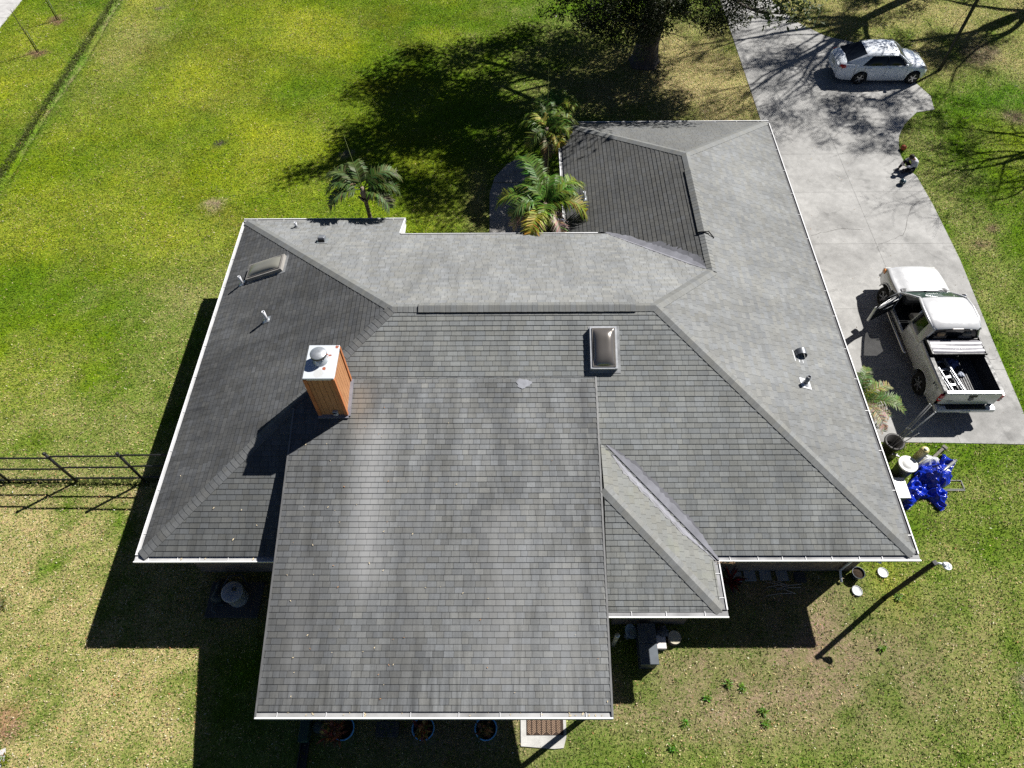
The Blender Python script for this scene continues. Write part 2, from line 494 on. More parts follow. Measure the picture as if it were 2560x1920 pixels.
# ground sheet: fine in view, running on to the horizon
def build_ground():
    xs = np.concatenate([[-900, -300, -120, -60, -40], np.arange(-34, -23.6, .45), np.arange(-23.6, -21.2, .06), np.arange(-21.2, 33, .45), [36, 45, 70, 140, 320, 900]])
    ys = np.concatenate([[-900, -300, -100, -40, -15, -6], np.arange(-2, 48, .45), [52, 60, 75, 100, 150, 320, 900]])
    X, Y = np.meshgrid(xs, ys)
    Z = ground_z(X.ravel(), Y.ravel())
    V = np.stack([X.ravel(), Y.ravel(), Z], 1)
    nx, ny = len(xs), len(ys)
    i, j = np.meshgrid(np.arange(nx-1), np.arange(ny-1))
    a = (j*nx+i).ravel()
    F = np.stack([a, a+1, a+1+nx, a+nx], 1)
    c, _, _ = lawn(X.ravel(), Y.ravel())
    t = NT('turf')
    p = t.pos()
    f1 = t.ramp(t.noise(p, 16, 4, .7), .25, .75, .72, 1.28)
    f2 = t.ramp(t.noise(p, 2.2, 4, .6), .3, .7, .84, 1.16)
    f3 = t.ramp(t.noise(p, 45, 2, .7), .3, .7, .65, 1.35)
    col = t.mix(1.0, t.attr(), t.gray(t.math('MULTIPLY', t.math('MULTIPLY', f1, f2), f3)), 'MULTIPLY')
    hue = t.noise(p, 15, 3, .7)
    hue2 = t.noise(p, 4.5, 3, .6)
    tint = t.mix(t.ramp(t.math('ADD', t.math('MULTIPLY', hue, .7), t.math('MULTIPLY', hue2, .3)), .40, .62), (.66, .86, .50), (1.30, 1.14, 1.28))
    col = t.mix(1.0, col, tint, 'MULTIPLY')
    t.bump(t.noise(p, 30, 4, .7), .9, .05)
    m = t.done(col, .95, .02)
    return tag(np_mesh('ground', V, F, m, c), kind='structure', label='lawn and bare earth round the house')
build_ground()

HOUSE_RECTS = [(X0+.6, X1-.6, Y0+.65, YJ-.6), (X0+.6, XJ-.6, 12, Y1-.6), (XW+.6, X1-.6, 12, YW-.6), (2.5, BX-.55, BY+.6, 8)]
def blocked(x, y):
    b = in_poly(x, y, DRIVE) | in_poly(x, y, WALK)
    for (a, c, d, e) in HOUSE_RECTS: b |= (x > a) & (x < c) & (y > d) & (y < e)
    b |= (x > .03) & (x < 1.26) & (y > 2.18) & (y < 5)
    b |= (x < -28.1+.0*y)
    for (sx_, sy_) in ((6.69, 6.67), (7.14, 6.69), (7.61, 6.66), (8.09, 6.62)): b |= (abs(x-sx_) < .19) & (abs(y-sy_) < .17)
    b |= (abs(x+8.0) < .75) & (abs(y-5.95) < .5)
    return b

def in_view(x, y, pad=60):
    q = np.stack([x, y, np.full_like(x, -CAM_H)], 1)
    w = q @ np.array(CF); u = 1280+FPX*(q @ np.array(CX))/w; v = 960-FPX*(q @ np.array(CU))/w
    return (u > -pad) & (u < 2560+pad) & (v > -pad) & (v < 1920+pad)

def build_blades():
    rs = np.random.RandomState(3)
    N = 1500000
    x = rs.uniform(-38, 37, N); y = rs.uniform(-.8, 47, N)
    k = in_view(x, y, 420) & ~blocked(x, y) & (in_view(x, y, 30) | (rs.rand(N) < .45))
    x, y = x[k], y[k]
    c, dry, dirt = lawn(x, y)
    k = rs.rand(len(x)) > np.clip(dirt*.86, 0, .9)
    x, y, c, dry = x[k], y[k], c[k], dry[k]
    n = len(x)
    # tall fringe along the fence foot and the ditch lip
    fr = np.exp(-((y-9.66)/.16)**2)*(x < -9.6)
    fr = np.maximum(fr, .7*np.exp(-((x+22.75)/.25)**2)*(y > 24))
    L = rs.uniform(.045, .105, n)*(1+1.8*fr)*(1-.45*np.clip(dry, 0, 1)); wd = rs.uniform(.010, .021, n)*(1+.7*fr)
    az = rs.uniform(0, 2*np.pi, n); lean = rs.uniform(.65, 1.38, n)
    dx, dy = np.cos(az), np.sin(az)
    px, py = -dy, dx
    z = ground_z(x, y)
    V = np.zeros((n, 3, 3))
    V[:, 0] = np.stack([x-px*wd, y-py*wd, z+.002], 1)
    V[:, 1] = np.stack([x+px*wd, y+py*wd, z+.002], 1)
    V[:, 2] = np.stack([x+dx*L*np.sin(lean), y+dy*L*np.sin(lean), z+L*np.cos(lean)+.006], 1)
    cl = fbm(x, y, .45, 31, 2)
    br = np.exp(rs.normal(0, .30, n)+1.1*(cl-.5))
    col = c*br[:, None]*1.2
    st = rs.rand(n)
    straw = st < (.004+.42*dry)
    col[straw] = np.array([.46, .375, .19])*np.exp(rs.normal(0, .28, straw.sum()))[:, None]
    gr = (st > .80-.32*np.clip(dry, 0, 1)) & ~straw
    col[gr] = np.array([.075, .155, .014])*np.exp(rs.normal(0, .25, gr.sum()))[:, None]
    col[fr > .4] = np.array([.085, .105, .025])*np.exp(rs.normal(0, .3, (fr > .4).sum()))[:, None]
    m = mat_attr('grass_blade', .65, .12, .08, 3.0, .35)
    o = np_mesh('grass', V.reshape(-1, 3), np.arange(n*3).reshape(-1, 3), m, np.repeat(np.clip(col, 0, .7), 3, 0))
    tag(o, 'short grass blades growing all over the lawn', 'grass', kind='stuff')

def build_litter():
    rs = np.random.RandomState(5)
    N = 900000
    x = rs.uniform(-38, 37, N); y = rs.uniform(-.8, 47, N)
    k = in_view(x, y, 420)
    x, y = x[k], y[k]
    _, dry, dirt = lawn(x, y)
    edge = in_poly(x, y, DRIVE)
    p = np.clip(.028+.80*dry**1.15+.16*dirt, 0, .9)
    p = np.where(blocked(x, y), .0, p)
    p = np.where(edge, .004, p)
    k = rs.rand(len(x)) < p
    x, y = x[k], y[k]; n = len(x)
    L = rs.uniform(.012, .036, n); wd = L*rs.uniform(.28, .5, n)
    az = rs.uniform(0, 2*np.pi, n); tl = rs.normal(0, .45, n); tw = rs.normal(0, .5, n)
    dx, dy = np.cos(az), np.sin(az)
    c = np.stack([x, y, ground_z(x, y)+rs.uniform(.03, .055, n)], 1)
    c[in_poly(x, y, DRIVE), 2] = .028
    a = np.stack([dx*np.cos(tl), dy*np.cos(tl), np.sin(tl)], 1)*L[:, None]
    b = np.stack([-dy*np.cos(tw), dx*np.cos(tw), np.sin(tw)], 1)*wd[:, None]
    V = np.stack([c-a, c+b, c+a, c-b], 1)
    pal = np.array([(.52, .42, .26), (.46, .33, .18), (.38, .22, .10), (.62, .55, .40), (.32, .25, .16), (.50, .36, .18), (.40, .17, .08)])
    col = pal[rs.choice(7, n, p=[.24, .2, .14, .14, .08, .14, .06])]*np.exp(rs.normal(-.08, .25, n))[:, None]
    m = mat_attr('dry_leaf', .7, .2, .1, 20, .15)
    o = np_mesh('leaf_litter', V.reshape(-1, 3), np.arange(n*4).reshape(-1, 4), m, np.repeat(np.clip(col, 0, .7), 4, 0))
    tag(o, 'dry tan fallen leaves scattered through the grass', 'leaf litter', kind='stuff')

# ------------------------------------------------------------------ paving
def clip_half(poly, ax, val, keep_gt):
    out = []
    n = len(poly)
    for i in range(n):
        a, b = poly[i], poly[(i+1) % n]
        da = (a[ax]-val)*(1 if keep_gt else -1); db = (b[ax]-val)*(1 if keep_gt else -1)
        if da >= 0: out.append(a)
        if (da > 0 > db) or (da < 0 < db):
            t = da/(da-db); out.append(tuple(a[q]+(b[q]-a[q])*t for q in range(len(a))))
    return out

def concrete(name, base, var=.26, stain=.42):
    t = NT(name)
    p = t.pos()
    n1 = t.ramp(t.noise(p, .55, 5, .6, .3), .28, .72, 1-var, 1+var)
    n2 = t.ramp(t.noise(p, 3.5, 4, .65), .3, .7, .88, 1.12)
    n3 = t.ramp(t.noise(p, 38, 2, .7), .3, .7, .88, 1.12)
    st = t.ramp(t.noise(p, 1.3, 6, .68, .8), .56, .74, 1.0, 1-stain)
    pale = t.ramp(t.noise(p, 1.7, 3, .5), .60, .72, 0, .40)
    c = t.mix(1.0, base, t.gray(t.math('MULTIPLY', t.math('MULTIPLY', n1, n2), t.math('MULTIPLY', n3, st))), 'MULTIPLY')
    c = t.mix(pale, c, tuple(min(1, b*1.45) for b in base))
    t.bump(t.noise(p, 60, 3, .7), .25, .008)
    return t.done(c, .85, .25)
M_CONC = concrete('driveway_concrete', (.292, .287, .278))
M_WALK = concrete('walk_concrete', (.26, .25, .235), .18, .3)
M_JOINT = mat('joint_soil', (.13, .125, .115), .95, .1)

def slab_rows(mb, poly, ys, xsplit, z, gap=.0045):
    for ya, yb in zip(ys, ys[1:]):
        q = clip_half(clip_half(poly, 1, ya+gap, True), 1, yb-gap, False)
        if len(q) < 3: continue
        for s_ in (0, 1):
            q2 = clip_half(q, 0, xsplit-gap if s_ == 0 else xsplit+gap, s_ == 1)
            if len(q2) < 3: continue
            n = len(q2)
            t = [(a, b) for a, b in q2]
            mb.prism(t, -.05, z)
def ccw(p):
    a = sum(p[i][0]*p[(i+1) % len(p)][1]-p[(i+1) % len(p)][0]*p[i][1] for i in range(len(p)))
    return p if a > 0 else p[::-1]
def build_paving():
    mb = MB()
    slab_rows(mb, ccw(DRIVE), [10.0, 13.9, 16.7, 20.1, 23.2, 25.75, 28.25, 31.3, 35.3, 38.6, 42.0, 61], 14.35, .02)
    tag(mb.build('driveway', M_CONC), 'pale concrete driveway beside the house', kind='structure')
    mb = MB()
    mb.prism([(x_, y_) for x_, y_ in ccw([(11.46, 59), (11.46, 11.1), (16.7, 11.0), (17.0, 15.3), (17.3, 22.5), (17.0, 25), (17.4, 27.2), (18.8, 28.9), (19.6, 29.2), (19.7, 30), (18.7, 33.3), (15, 36.9), (14, 39.4), (13.8, 59)])], -.04, .006)
    tag(mb.build('driveway_bed', M_JOINT), 'dark earth in the joints of driveway', kind='structure')
    mb = MB()
    rr = random.Random(4)
    def crack(pts):
        P = [Vector((x_, y_, 0)) for x_, y_ in pts]
        L = []
        for a, b in zip(P, P[1:]):
            for i in range(6):
                p = a.lerp(b, i/6); L.append((p.x+rr.uniform(-.04, .04), p.y+rr.uniform(-.04, .04)))
        for a, b in zip(L, L[1:]):
            d = (Vector(b)-Vector(a)).normalized(); nrm = Vector((-d.y, d.x))*rr.uniform(.002, .006)
            mb.face([(a[0]-nrm.x, a[1]-nrm.y, .0245), (b[0]-nrm.x, b[1]-nrm.y, .0245), (b[0]+nrm.x, b[1]+nrm.y, .0245), (a[0]+nrm.x, a[1]+nrm.y, .0245)])
    crack([(11.45, 30.75), (12.4, 30.9), (13.7, 31.2)]); crack([(14.4, 20.0), (15.6, 20.6), (16.5, 22.3), (17.3, 22.9)])
    crack([(11.9, 20.6), (13.2, 21.0), (14.3, 20.9)]); crack([(15.0, 14.6), (16.0, 14.2), (17.0, 14.4)]); crack([(14.4, 26.9), (15.1, 27.6), (15.9, 27.9)])
    tag(mb.build('driveway_crack', mat('crack', (.09, .085, .08), .95, .1)), 'thin dark cracks in the driveway slabs', kind='structure')
    mb = MB()
    w = ccw(WALK)
    q = clip_half(w, 1, 23.95, True); mb.prism(q, -.05, .02)
    q = clip_half(w, 1, 23.91, False); mb.prism(q, -.05, .02)
    tag(mb.build('courtyard_walk', M_WALK), 'curved grey concrete walk between the palms and lawn', kind='structure')
    # street pavement corner, far top left, and its kerb
    mb = MB()
    for i in range(26):
        mb.prism([(-29.75, 14+i*1.6), (-28.05, 14+i*1.6), (-28.05, 15.58+i*1.6), (-29.75, 15.58+i*1.6)], -.05, .03)
    tag(mb.build('pavement', concrete('pavement_concrete', (.42, .41, .40), .1, .12)), 'pale street pavement at the far corner of lawn', kind='structure')
    mb = MB(); mb.prism([(-36, -40), (-29.78, -40), (-29.78, 90), (-36, 90)], -.1, .012)
    tag(mb.build('road', mat('asphalt', (.05, .05, .052), .9, .2, 0, .2, 2, .3)), 'dark asphalt street beyond the pavement', kind='structure')
    mb = MB(); mb.prism([(-14.6, .6), (-13.15, 1.2), (-12.95, 1.95), (-13.05, 2.2), (-13.6, 1.9), (-14.6, 1.6)], -.05, .03)
    tag(mb.build('path', concrete('path_concrete', (.45, .44, .44), .1, .1)), 'corner of a pale concrete path in the grass', kind='structure')
build_paving()
# ------------------------------------------------------------------ the house
SUNLIT_BLEACHED = dict(base=(.215, .215, .212), cutk=.55, algae=.30, tone=.10, rough=.85, spec=.25)  # bleaching plus the brightness of sunlit slopes, put into the base tone
M_SH_N = shingle('sunlit_bleached_shingles', **SUNLIT_BLEACHED)
M_SH_E = shingle('sunlit_bleached_shingles_side', (.190, .190, .187), cutk=.52, algae=.24, tone=.10, rough=.85, spec=.25)
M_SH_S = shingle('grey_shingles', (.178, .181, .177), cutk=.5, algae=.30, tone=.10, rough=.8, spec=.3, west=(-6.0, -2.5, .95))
M_SH_W = shingle('shaded_algae_shingles', (.082, .082, .083), cutk=.55, algae=.42, tone=.12, rough=.85, spec=.25)  # algae streaks over a base darkened for the slope facing away from sun
M_SH_P = shingle('streaked_shingles', (.165, .166, .165), cutk=.5, algae=.50, tone=.10, west=(-5.2, -1.6, .9), rough=.82, spec=.28,
                 streaks=((-3.75, .70, 4.6, 9.6, .85, (.25, .25, .25)), (-4.15, .5, 8.6, 10.6, .5, (.21, .17, .13)), (-5.2, .5, 2.5, 6.2, .35, (.18, .18, .18)),
                          (-.35, .8, 2.4, 7.4, .40, (.22, .22, .22)), (1.1, .7, 2.4, 6, .3, (.21, .21, .21)), (1.75, .22, 9.0, 10.7, .6, (.05, .05, .055)), (-2.6, .6, 2.4, 8, .35, (.07, .07, .07))))
M_SH_B = shingle('mossy_shingles', (.175, .175, .163), cutk=.45, algae=.15, tone=.08, rough=.75, spec=.4, moss=.6)
M_CAP = shingle('cap_shingles', (.165, .165, .16), cutk=1.0, algae=.10, tone=.06, rough=.75, spec=.4)
M_CAPD = shingle('dark_cap_shingles', (.115, .115, .115), cutk=1.0, algae=.1, tone=.10, rough=.8, spec=.3)
M_SEAL = mat('roof_sealant', (.245, .245, .27), .85, .1, 0, .16, 3, .2)
M_SEALD = mat('grey_sealant', (.14, .14, .155), .6, .4, 0, .2, 3, .2)
M_WHITE = mat('white_aluminium', (.66, .66, .67), .4, .5, 0, .08, 2)
M_GUTIN = mat('gutter_inside', (.24, .24, .245), .7, .3, 0, .4, 1.6)
M_SOFFIT = mat('soffit', (.55, .54, .52), .7, .3)
M_BLACK = mat('black_rubber', (.012, .012, .013), .5, .4)
M_VENTW = mat('white_pvc', (.62, .63, .66), .4, .5)
M_GALV = mat('galvanised', (.50, .52, .54), .38, .5, .7, .15, 6)
M_LEAD = mat('lead_grey', (.16, .17, .19), .55, .5, .3)

def brick_mat():
    t = NT('wall_brick')
    p = t.obj()
    x, y, z = t.xyz(p)
    v = t.comb(t.math('ADD', x, y), z)
    b = t.n('ShaderNodeTexBrick'); t.set(b.inputs['Vector'], v)
    b.inputs['Scale'].default_value = 1; b.inputs['Brick Width'].default_value = .22; b.inputs['Row Height'].default_value = .075
    b.inputs['Mortar Size'].default_value = .006
    b.inputs['Color1'].default_value = (.24, .18, .13, 1); b.inputs['Color2'].default_value = (.18, .13, .10, 1); b.inputs['Mortar'].default_value = (.26, .24, .21, 1)
    f = t.ramp(t.noise(p, 7, 4), .3, .7, .8, 1.2)
    return t.done(t.mix(1.0, b.outputs[0], t.gray(f), 'MULTIPLY'), .9, .2)
M_BRICK = brick_mat()

HLOC = Vector((0.2, 12.0, 0))
house = thing('house', 'low brick house under grey hipped shingle roofs with a porch roof in front', 'house', HLOC)
def hb(): return MB(HLOC)

rc = random.Random(21)
def courses(mb, poly, plane, down, org, m, uo=0.0, tmin=-1, mside=None):
    """shingle courses laid on a plane z=a+bx+cy; down is the unit plan vector towards the eave, org a point on the eave"""
    a, b, c = plane
    dn = Vector((down[0], down[1])); al = Vector((-dn.y, dn.x))
    slope = math.hypot(b, c); sec = math.sqrt(1+slope*slope)
    nrm = Vector((-b, -c, 1)).normalized()
    def to(p):
        d = Vector((p[0]-org[0], p[1]-org[1])); return (d.dot(al), -d.dot(dn)*sec)
    def fro(s, t, h):
        q = Vector(org[:2]) + al*s - dn*(t/sec)
        return Vector((q.x, q.y, a+b*q.x+c*q.y)) + nrm*h
    P = [to(p) for p in poly]
    if tmin > -1: P = clip_half(P, 1, tmin, True)
    t0 = min(p[1] for p in P); t1 = max(p[1] for p in P)
    for i in range(int(math.floor(t0/EXPO)), int(math.ceil(t1/EXPO))):
        ya, yb = i*EXPO, (i+1)*EXPO
        q = clip_half(clip_half(P, 1, ya, True), 1, yb, False)
        if len(q) < 3: continue
        th = .0135 + rc.uniform(-.003, .003)
        pts = [fro(s, t, .004+th*(1-(t-ya)/EXPO)) for s, t in q]
        mb.face(pts, m, False, [(s+uo, min(t, yb-.0005)) for s, t in q])
        ss = [s for s, t in q if abs(t-ya) < 1e-6] or [s for s, t in q if abs(t-t0) < 1e-6]
        if len(ss) >= 2:
            s0, s1 = min(ss), max(ss); tt = max(ya, t0)
            mb.face([fro(s0, tt, -.012), fro(s1, tt, -.012), fro(s1, tt, .004+th), fro(s0, tt, .004+th)], m, False, [(s0+uo, tt), (s1+uo, tt), (s1+uo, tt+.01), (s0+uo, tt+.01)])
    # underlay
    mb.face([fro(s, t, -.01) for s, t in P], m, False, [(s+uo, t) for s, t in P])

PS = (HE-K*Y0, 0, K); PN = (HE+K*Y1, 0, -K); PW = (HE-K*X0, K, 0); PE = (HE+K*X1, -K, 0); PWW = (HE-K*XW, K, 0); PWN = (HE+K*YW, 0, -K)
PP = (PZ0-PK*PY0, 0, PK)
PBE = (HE-.04+K*BX, -K, 0); PBS = (HE-.04-K*BY, 0, K)
zat = lambda p, x, y: p[0]+p[1]*x+p[2]*y

G_ = .15                                     # gutter width
mb = hb()
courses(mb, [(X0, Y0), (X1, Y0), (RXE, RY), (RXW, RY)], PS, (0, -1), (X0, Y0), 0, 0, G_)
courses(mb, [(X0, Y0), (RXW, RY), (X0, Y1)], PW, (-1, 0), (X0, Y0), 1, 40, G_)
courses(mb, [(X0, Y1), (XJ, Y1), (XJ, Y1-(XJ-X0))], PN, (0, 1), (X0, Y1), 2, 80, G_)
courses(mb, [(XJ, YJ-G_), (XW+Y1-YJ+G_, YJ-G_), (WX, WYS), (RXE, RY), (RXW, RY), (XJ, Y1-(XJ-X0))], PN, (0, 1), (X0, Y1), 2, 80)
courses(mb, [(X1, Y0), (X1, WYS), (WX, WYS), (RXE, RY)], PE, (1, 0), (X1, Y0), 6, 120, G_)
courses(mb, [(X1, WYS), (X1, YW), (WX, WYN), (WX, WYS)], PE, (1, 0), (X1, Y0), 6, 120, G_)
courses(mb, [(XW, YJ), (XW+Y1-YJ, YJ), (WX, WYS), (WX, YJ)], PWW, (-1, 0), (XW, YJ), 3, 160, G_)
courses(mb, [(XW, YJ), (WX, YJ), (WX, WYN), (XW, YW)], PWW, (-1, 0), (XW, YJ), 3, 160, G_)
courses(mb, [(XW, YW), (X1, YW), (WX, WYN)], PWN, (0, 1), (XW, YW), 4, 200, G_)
# soffit under the eaves
zs = HE-.17
for poly in ([(X0+.1, Y0+.1), (X1-.1, Y0+.1), (X1-.1, YJ), (X0+.1, YJ)], [(X0+.1, YJ), (XJ, YJ), (XJ, Y1-.1), (X0+.1, Y1-.1)], [(XW+.1, YJ), (X1-.1, YJ), (X1-.1, YW-.1), (XW+.1, YW-.1)]):
    mb.face([(x, y, zs) for x, y in poly], 5)
M_SH_W2 = shingle('shaded_algae_shingles_wing', (.080, .079, .077), algae=.22, tone=.10, rough=.85, spec=.25)  # wing slope turned from the sun: shade put into its base, plus algae
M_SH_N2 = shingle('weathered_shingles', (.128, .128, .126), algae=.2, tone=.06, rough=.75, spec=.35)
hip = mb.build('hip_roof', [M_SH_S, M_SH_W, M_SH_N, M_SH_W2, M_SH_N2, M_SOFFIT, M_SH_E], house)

def caps(name, p0, p1, pa, pb, parent, m=None, w=.16, lift=.0, e=.15, flat=False):
    """overlapping cap shingles bent over a hip or ridge running up from p0 to p1 between planes pa and pb"""
    mb = hb()
    p0, p1 = Vector(p0), Vector(p1)
    d = (p1-p0); L = d.length; d.normalize()
    def side(pl, sgn):
        n = Vector((-pl[1], -pl[2], 1)).normalized()
        s = n.cross(d).normalized()
        return s
    sa, sb = side(pa, 1), side(pb, 1)
    up = Vector((0, 0, 1))
    # choose the sides that run downhill
    if sa.z > 0: sa = -sa
    if sb.z > 0: sb = -sb
    n = max(1, int(L/e))
    rr = random.Random(int(L*1000))
    for i in range(n+1):
        t0 = i*e; t1 = min(t0+e*1.06, L)
        if t1-t0 < .02: break
        lo = (.038 if lift == 0 else .034)+rr.uniform(-.001, .002)+lift; hi = .030+lift
        j = rr.uniform(-.003, .003)
        A = []
        for t, h in ((t0, lo), (t1, hi)):
            c = p0+d*t+up*h
            ww = w+j
            A.append([c+sa*ww-up*(.007+lift*.2), c+sa*.035+up*.002, c+up*.004, c+sb*.035+up*.002, c+sb*ww-up*(.007+lift*.2)])
        uvx = rr.uniform(0, 90)
        for k in range(4):
            mb.face([A[0][k], A[0][k+1], A[1][k+1], A[1][k]], 0, False, [(uvx+k*.01, .02), (uvx+k*.01+.01, .02), (uvx+k*.01+.01, .12), (uvx+k*.01, .12)])
        B = [p-up*.022 for p in A[0]]
        for k in range(4): mb.face([B[k], B[k+1], A[0][k+1], A[0][k]], 0, False, [(uvx, .02)]*4)
        for k in (0, 4):
            if lift < .02:
                mb.face([A[0][k]-up*.030, A[1][k]-up*.030, A[1][k], A[0][k]], 0, False, [(uvx, .02)]*4)
            else:
                q0, q1 = A[0][k], A[1][k]
                q0 = A[0][k]-up*.004; q1 = A[1][k]-up*.004
                mb.face([q0-up*(lift+.03), q1-up*(lift+.03), q1, q0], 1, False, [(0, 0)]*4)
    o = mb.build(name, [m or M_CAP, M_BLACK], parent)
    return o
corner = lambda x, y, z=HE: (x, y, z)
def hipcap(a, b, pa, pb, m=None): return caps('ridge_cap', a, b, pa, pb, hip, m)
ins = .16
hipcap((X0+ins, Y0+ins, HE+K*ins), (RXW, RY, RZ), PS, PW, M_CAPD)
hipcap((X0+ins, Y1-ins, HE+K*ins), (RXW, RY, RZ), PN, PW)
hipcap((X1-ins, Y0+ins, HE+K*ins), (RXE, RY, RZ), PS, PE)
hipcap((XW+ins, YW-ins, HE+K*ins), (WX, WYN, WZ), PWW, PWN)
hipcap((X1-ins, YW-ins, HE+K*ins), (WX, WYN, WZ), PE, PWN)
hipcap((WX, WYS, WZ), (RXE, RY, RZ), PN, PE)
hipcap((RXW, RY, RZ), (-2.7, RY, RZ), PS, PN); hipcap((RXE, RY, RZ), (3.25, RY, RZ), PS, PN)
hipcap((WX, WYN, WZ), (WX, 19.3, WZ), PWW, PE); hipcap((WX, WYS, WZ), (WX, 16.2, WZ), PWW, PE)
caps('ridge_vent', (-2.72, RY, RZ), (3.27, RY, RZ), PS, PN, hip, M_CAP, .185, .048)
caps('ridge_vent', (WX, 16.2, WZ), (WX, 19.3, WZ), PWW, PE, hip, M_CAP, .185, .048)
mb = hb()
mb.tube([(WX-.2, 16.25, WZ+.0), (WX+.02, 16.2, WZ+.085), (WX+.16, 16.28, WZ+.02), (WX+.33, 16.1, WZ-.10)], .018, 6)
mb.build('loose_cable', M_BLACK, hip)['label'] = 'loose black cable at the end of ridge vent'

# sealant smeared along the valleys
def valley(name, a, b, pa, pb, wa, wb, parent, m, edge=None):
    mb = hb()
    a, b = Vector(a), Vector(b)
    rr = random.Random(int(a.x*77)+3)
    d = (b-a).normalized(); nrm = Vector((-d.y, d.x))
    n = 46
    for sgn, pl, wd in ((1, pa, wa), (-1, pb, wb)):
        prev = None
        for i in range(n+1):
            p = a.lerp(b, i/n)
            f = min(1, 3.2*i/n+.25, 4.0*(1-i/n)+.12)
            ww = wd*f*(.82+.22*abs(math.sin(i*1.37))+rr.uniform(-.10, .14))
            q = p + nrm*sgn*ww
            P_ = Vector((p.x, p.y, zat(pl, p.x, p.y)+.022)); Q_ = Vector((q.x, q.y, zat(pl, q.x, q.y)+.020))
            if prev: mb.face([prev[0], P_, Q_, prev[1]] if sgn < 0 else [prev[0], prev[1], Q_, P_], 0)
            prev = (P_, Q_)
    o = mb.build(name, m, parent)
    return o
va, vb = Vector((XW+Y1-YJ+.1, YJ-.1)), Vector((WX-.1, WYS+.1))
# direction a->b points south-east; left of it is the wing side
valley('dark_valley_sealant', va+Vector((.9, -.9)), vb, PWW, PN, .36, .08, hip, M_SEALD)
o = valley('valley_sealant', va, vb, PWW, PN, .20, .05, hip, M_SEAL)
for v_ in o.data.vertices: v_.co.z += .004

# gutters: open white troughs with hangers
def gutter(a, b, out, z, parent, strap=.62, wd=G_, inner=None, trim=(0, 0)):
    """a->b along the outer lip; out = outward unit plan vector"""
    mb = hb()
    a, b = Vector((a[0], a[1], 0)), Vector((b[0], b[1], 0)); o = Vector((out[0], out[1], 0))
    d = (b-a); d.normalize()
    a, b = a+d*trim[0], b-d*trim[1]; L = (b-a).length
    prof = [(-wd-.03, z+.02, 1), (-wd-.03, z-.022, 1), (-.035, z-.022, 1), (-.024, z-.012, 1), (-.026, z+.008, 0), (.006, z+.010, 0), (.010, z-.035, 0), (-.02, z-.10, 0), (-wd-.03, z-.10, 0)]
    P = [[pt + o*x + Vector((0, 0, h)) for x, h, _ in prof] for pt in (a, b)]
    for i in range(len(prof)-1):
        mb.face([P[0][i], P[1][i], P[1][i+1], P[0][i+1]], prof[i][2] if i < 4 else 0)
    for e in (0, 1): mb.face(P[e] if e else P[e][::-1], 0)
    n = max(1, int(L/strap))
    rr = random.Random(int(L*991))
    for i in range(n):
        t = (i+.5+rr.uniform(-.1, .1))*L/n
        c = a+d*t+o*(-.5*wd-.005)+Vector((0, 0, z-.004))
        mb.box(c, (.013 if abs(d.x) > .5 else wd+.0, wd if abs(d.x) > .5 else .013, .006), 0)
    return mb.build('gutter', [M_WHITE, inner or M_GUTIN], parent)
zg = HE+.035
M_GUTW = mat('gutter_inside_clean', (.40, .40, .40), .7, .3, 0, .2, 2)
gutter((X0, Y0), (PX0+.3, Y0), (0, -1), zg, hip, .62, G_, M_GUTW)
gutter((BX, Y0), (X1, Y0), (0, -1), zg, hip)
gutter((X1, Y0), (X1, YW), (1, 0), zg, hip, 1.15, G_, mat('gutter_inside_shadow', (.11, .11, .115), .8, .2, 0, .3, 1.5), (.185, .185))  # dark inside colour stands in for the shadow within this trough
gutter((X1, YW), (XW, YW), (0, 1), zg, hip, .8)
gutter((XW, YW), (XW, YJ), (-1, 0), zg, hip, .9, G_, None, (.185, 0))
zj = HE+K*(Y1-YJ)
gutter((XW+Y1-YJ-.15, YJ), (XJ, YJ), (0, 1), zj-.02, hip, .9)
gutter((XJ, Y1), (X0, Y1), (0, 1), zg, hip, .9)
gutter((X0, Y1), (X0, Y0), (-1, 0), zg, hip, 1.2, G_, M_GUTW, (.185, .185))
mb = hb()       # sloping white rake board at the step in the rear eave
mb.face([(XJ, YJ, zj-.14), (XJ, Y1, HE-.11), (XJ, Y1, HE+.02), (XJ, YJ, zj+.02)], 0)
mb.face([(XJ, YJ, zj+.02), (XJ, Y1, HE+.02), (XJ-.05, Y1, HE+.02), (XJ-.05, YJ, zj+.02)], 0)
mb.face([(XJ-.02, YJ, zs), (XJ-.02, YJ, zj), (XW, YJ, zj), (XW, YJ, zs)], 0)
mb.build('rake_board', M_WHITE, hip)

# walls
mb = hb()
wi, wo = .62, .58
mb.prism([(X0+wi, Y0+.66), (X1-.55, Y0+.66), (X1-.55, YW-wo), (XW+wo, YW-wo), (XW+wo, YJ-.55), (XJ-.5, YJ-.55), (XJ-.5, Y1-wo), (X0+wi, Y1-wo)], -.05, zs-.002)
mb.prism([(2.6, BY+.55), (BX-.5, BY+.55), (BX-.5, Y0+.655), (2.6, Y0+.655)], -.05, zs-.002)
walls = mb.build('wall', M_BRICK, house)
mb = hb()
mb.tube([(9.25, Y0+.02, zs+.02), (9.25, Y0+.12, zs-.1), (9.25, Y0+.58, 2.0), (9.25, Y0+.61, .2), (9.25, Y0+.3, .08)], .038, 6)
mb.build('downspout', M_WHITE, house)

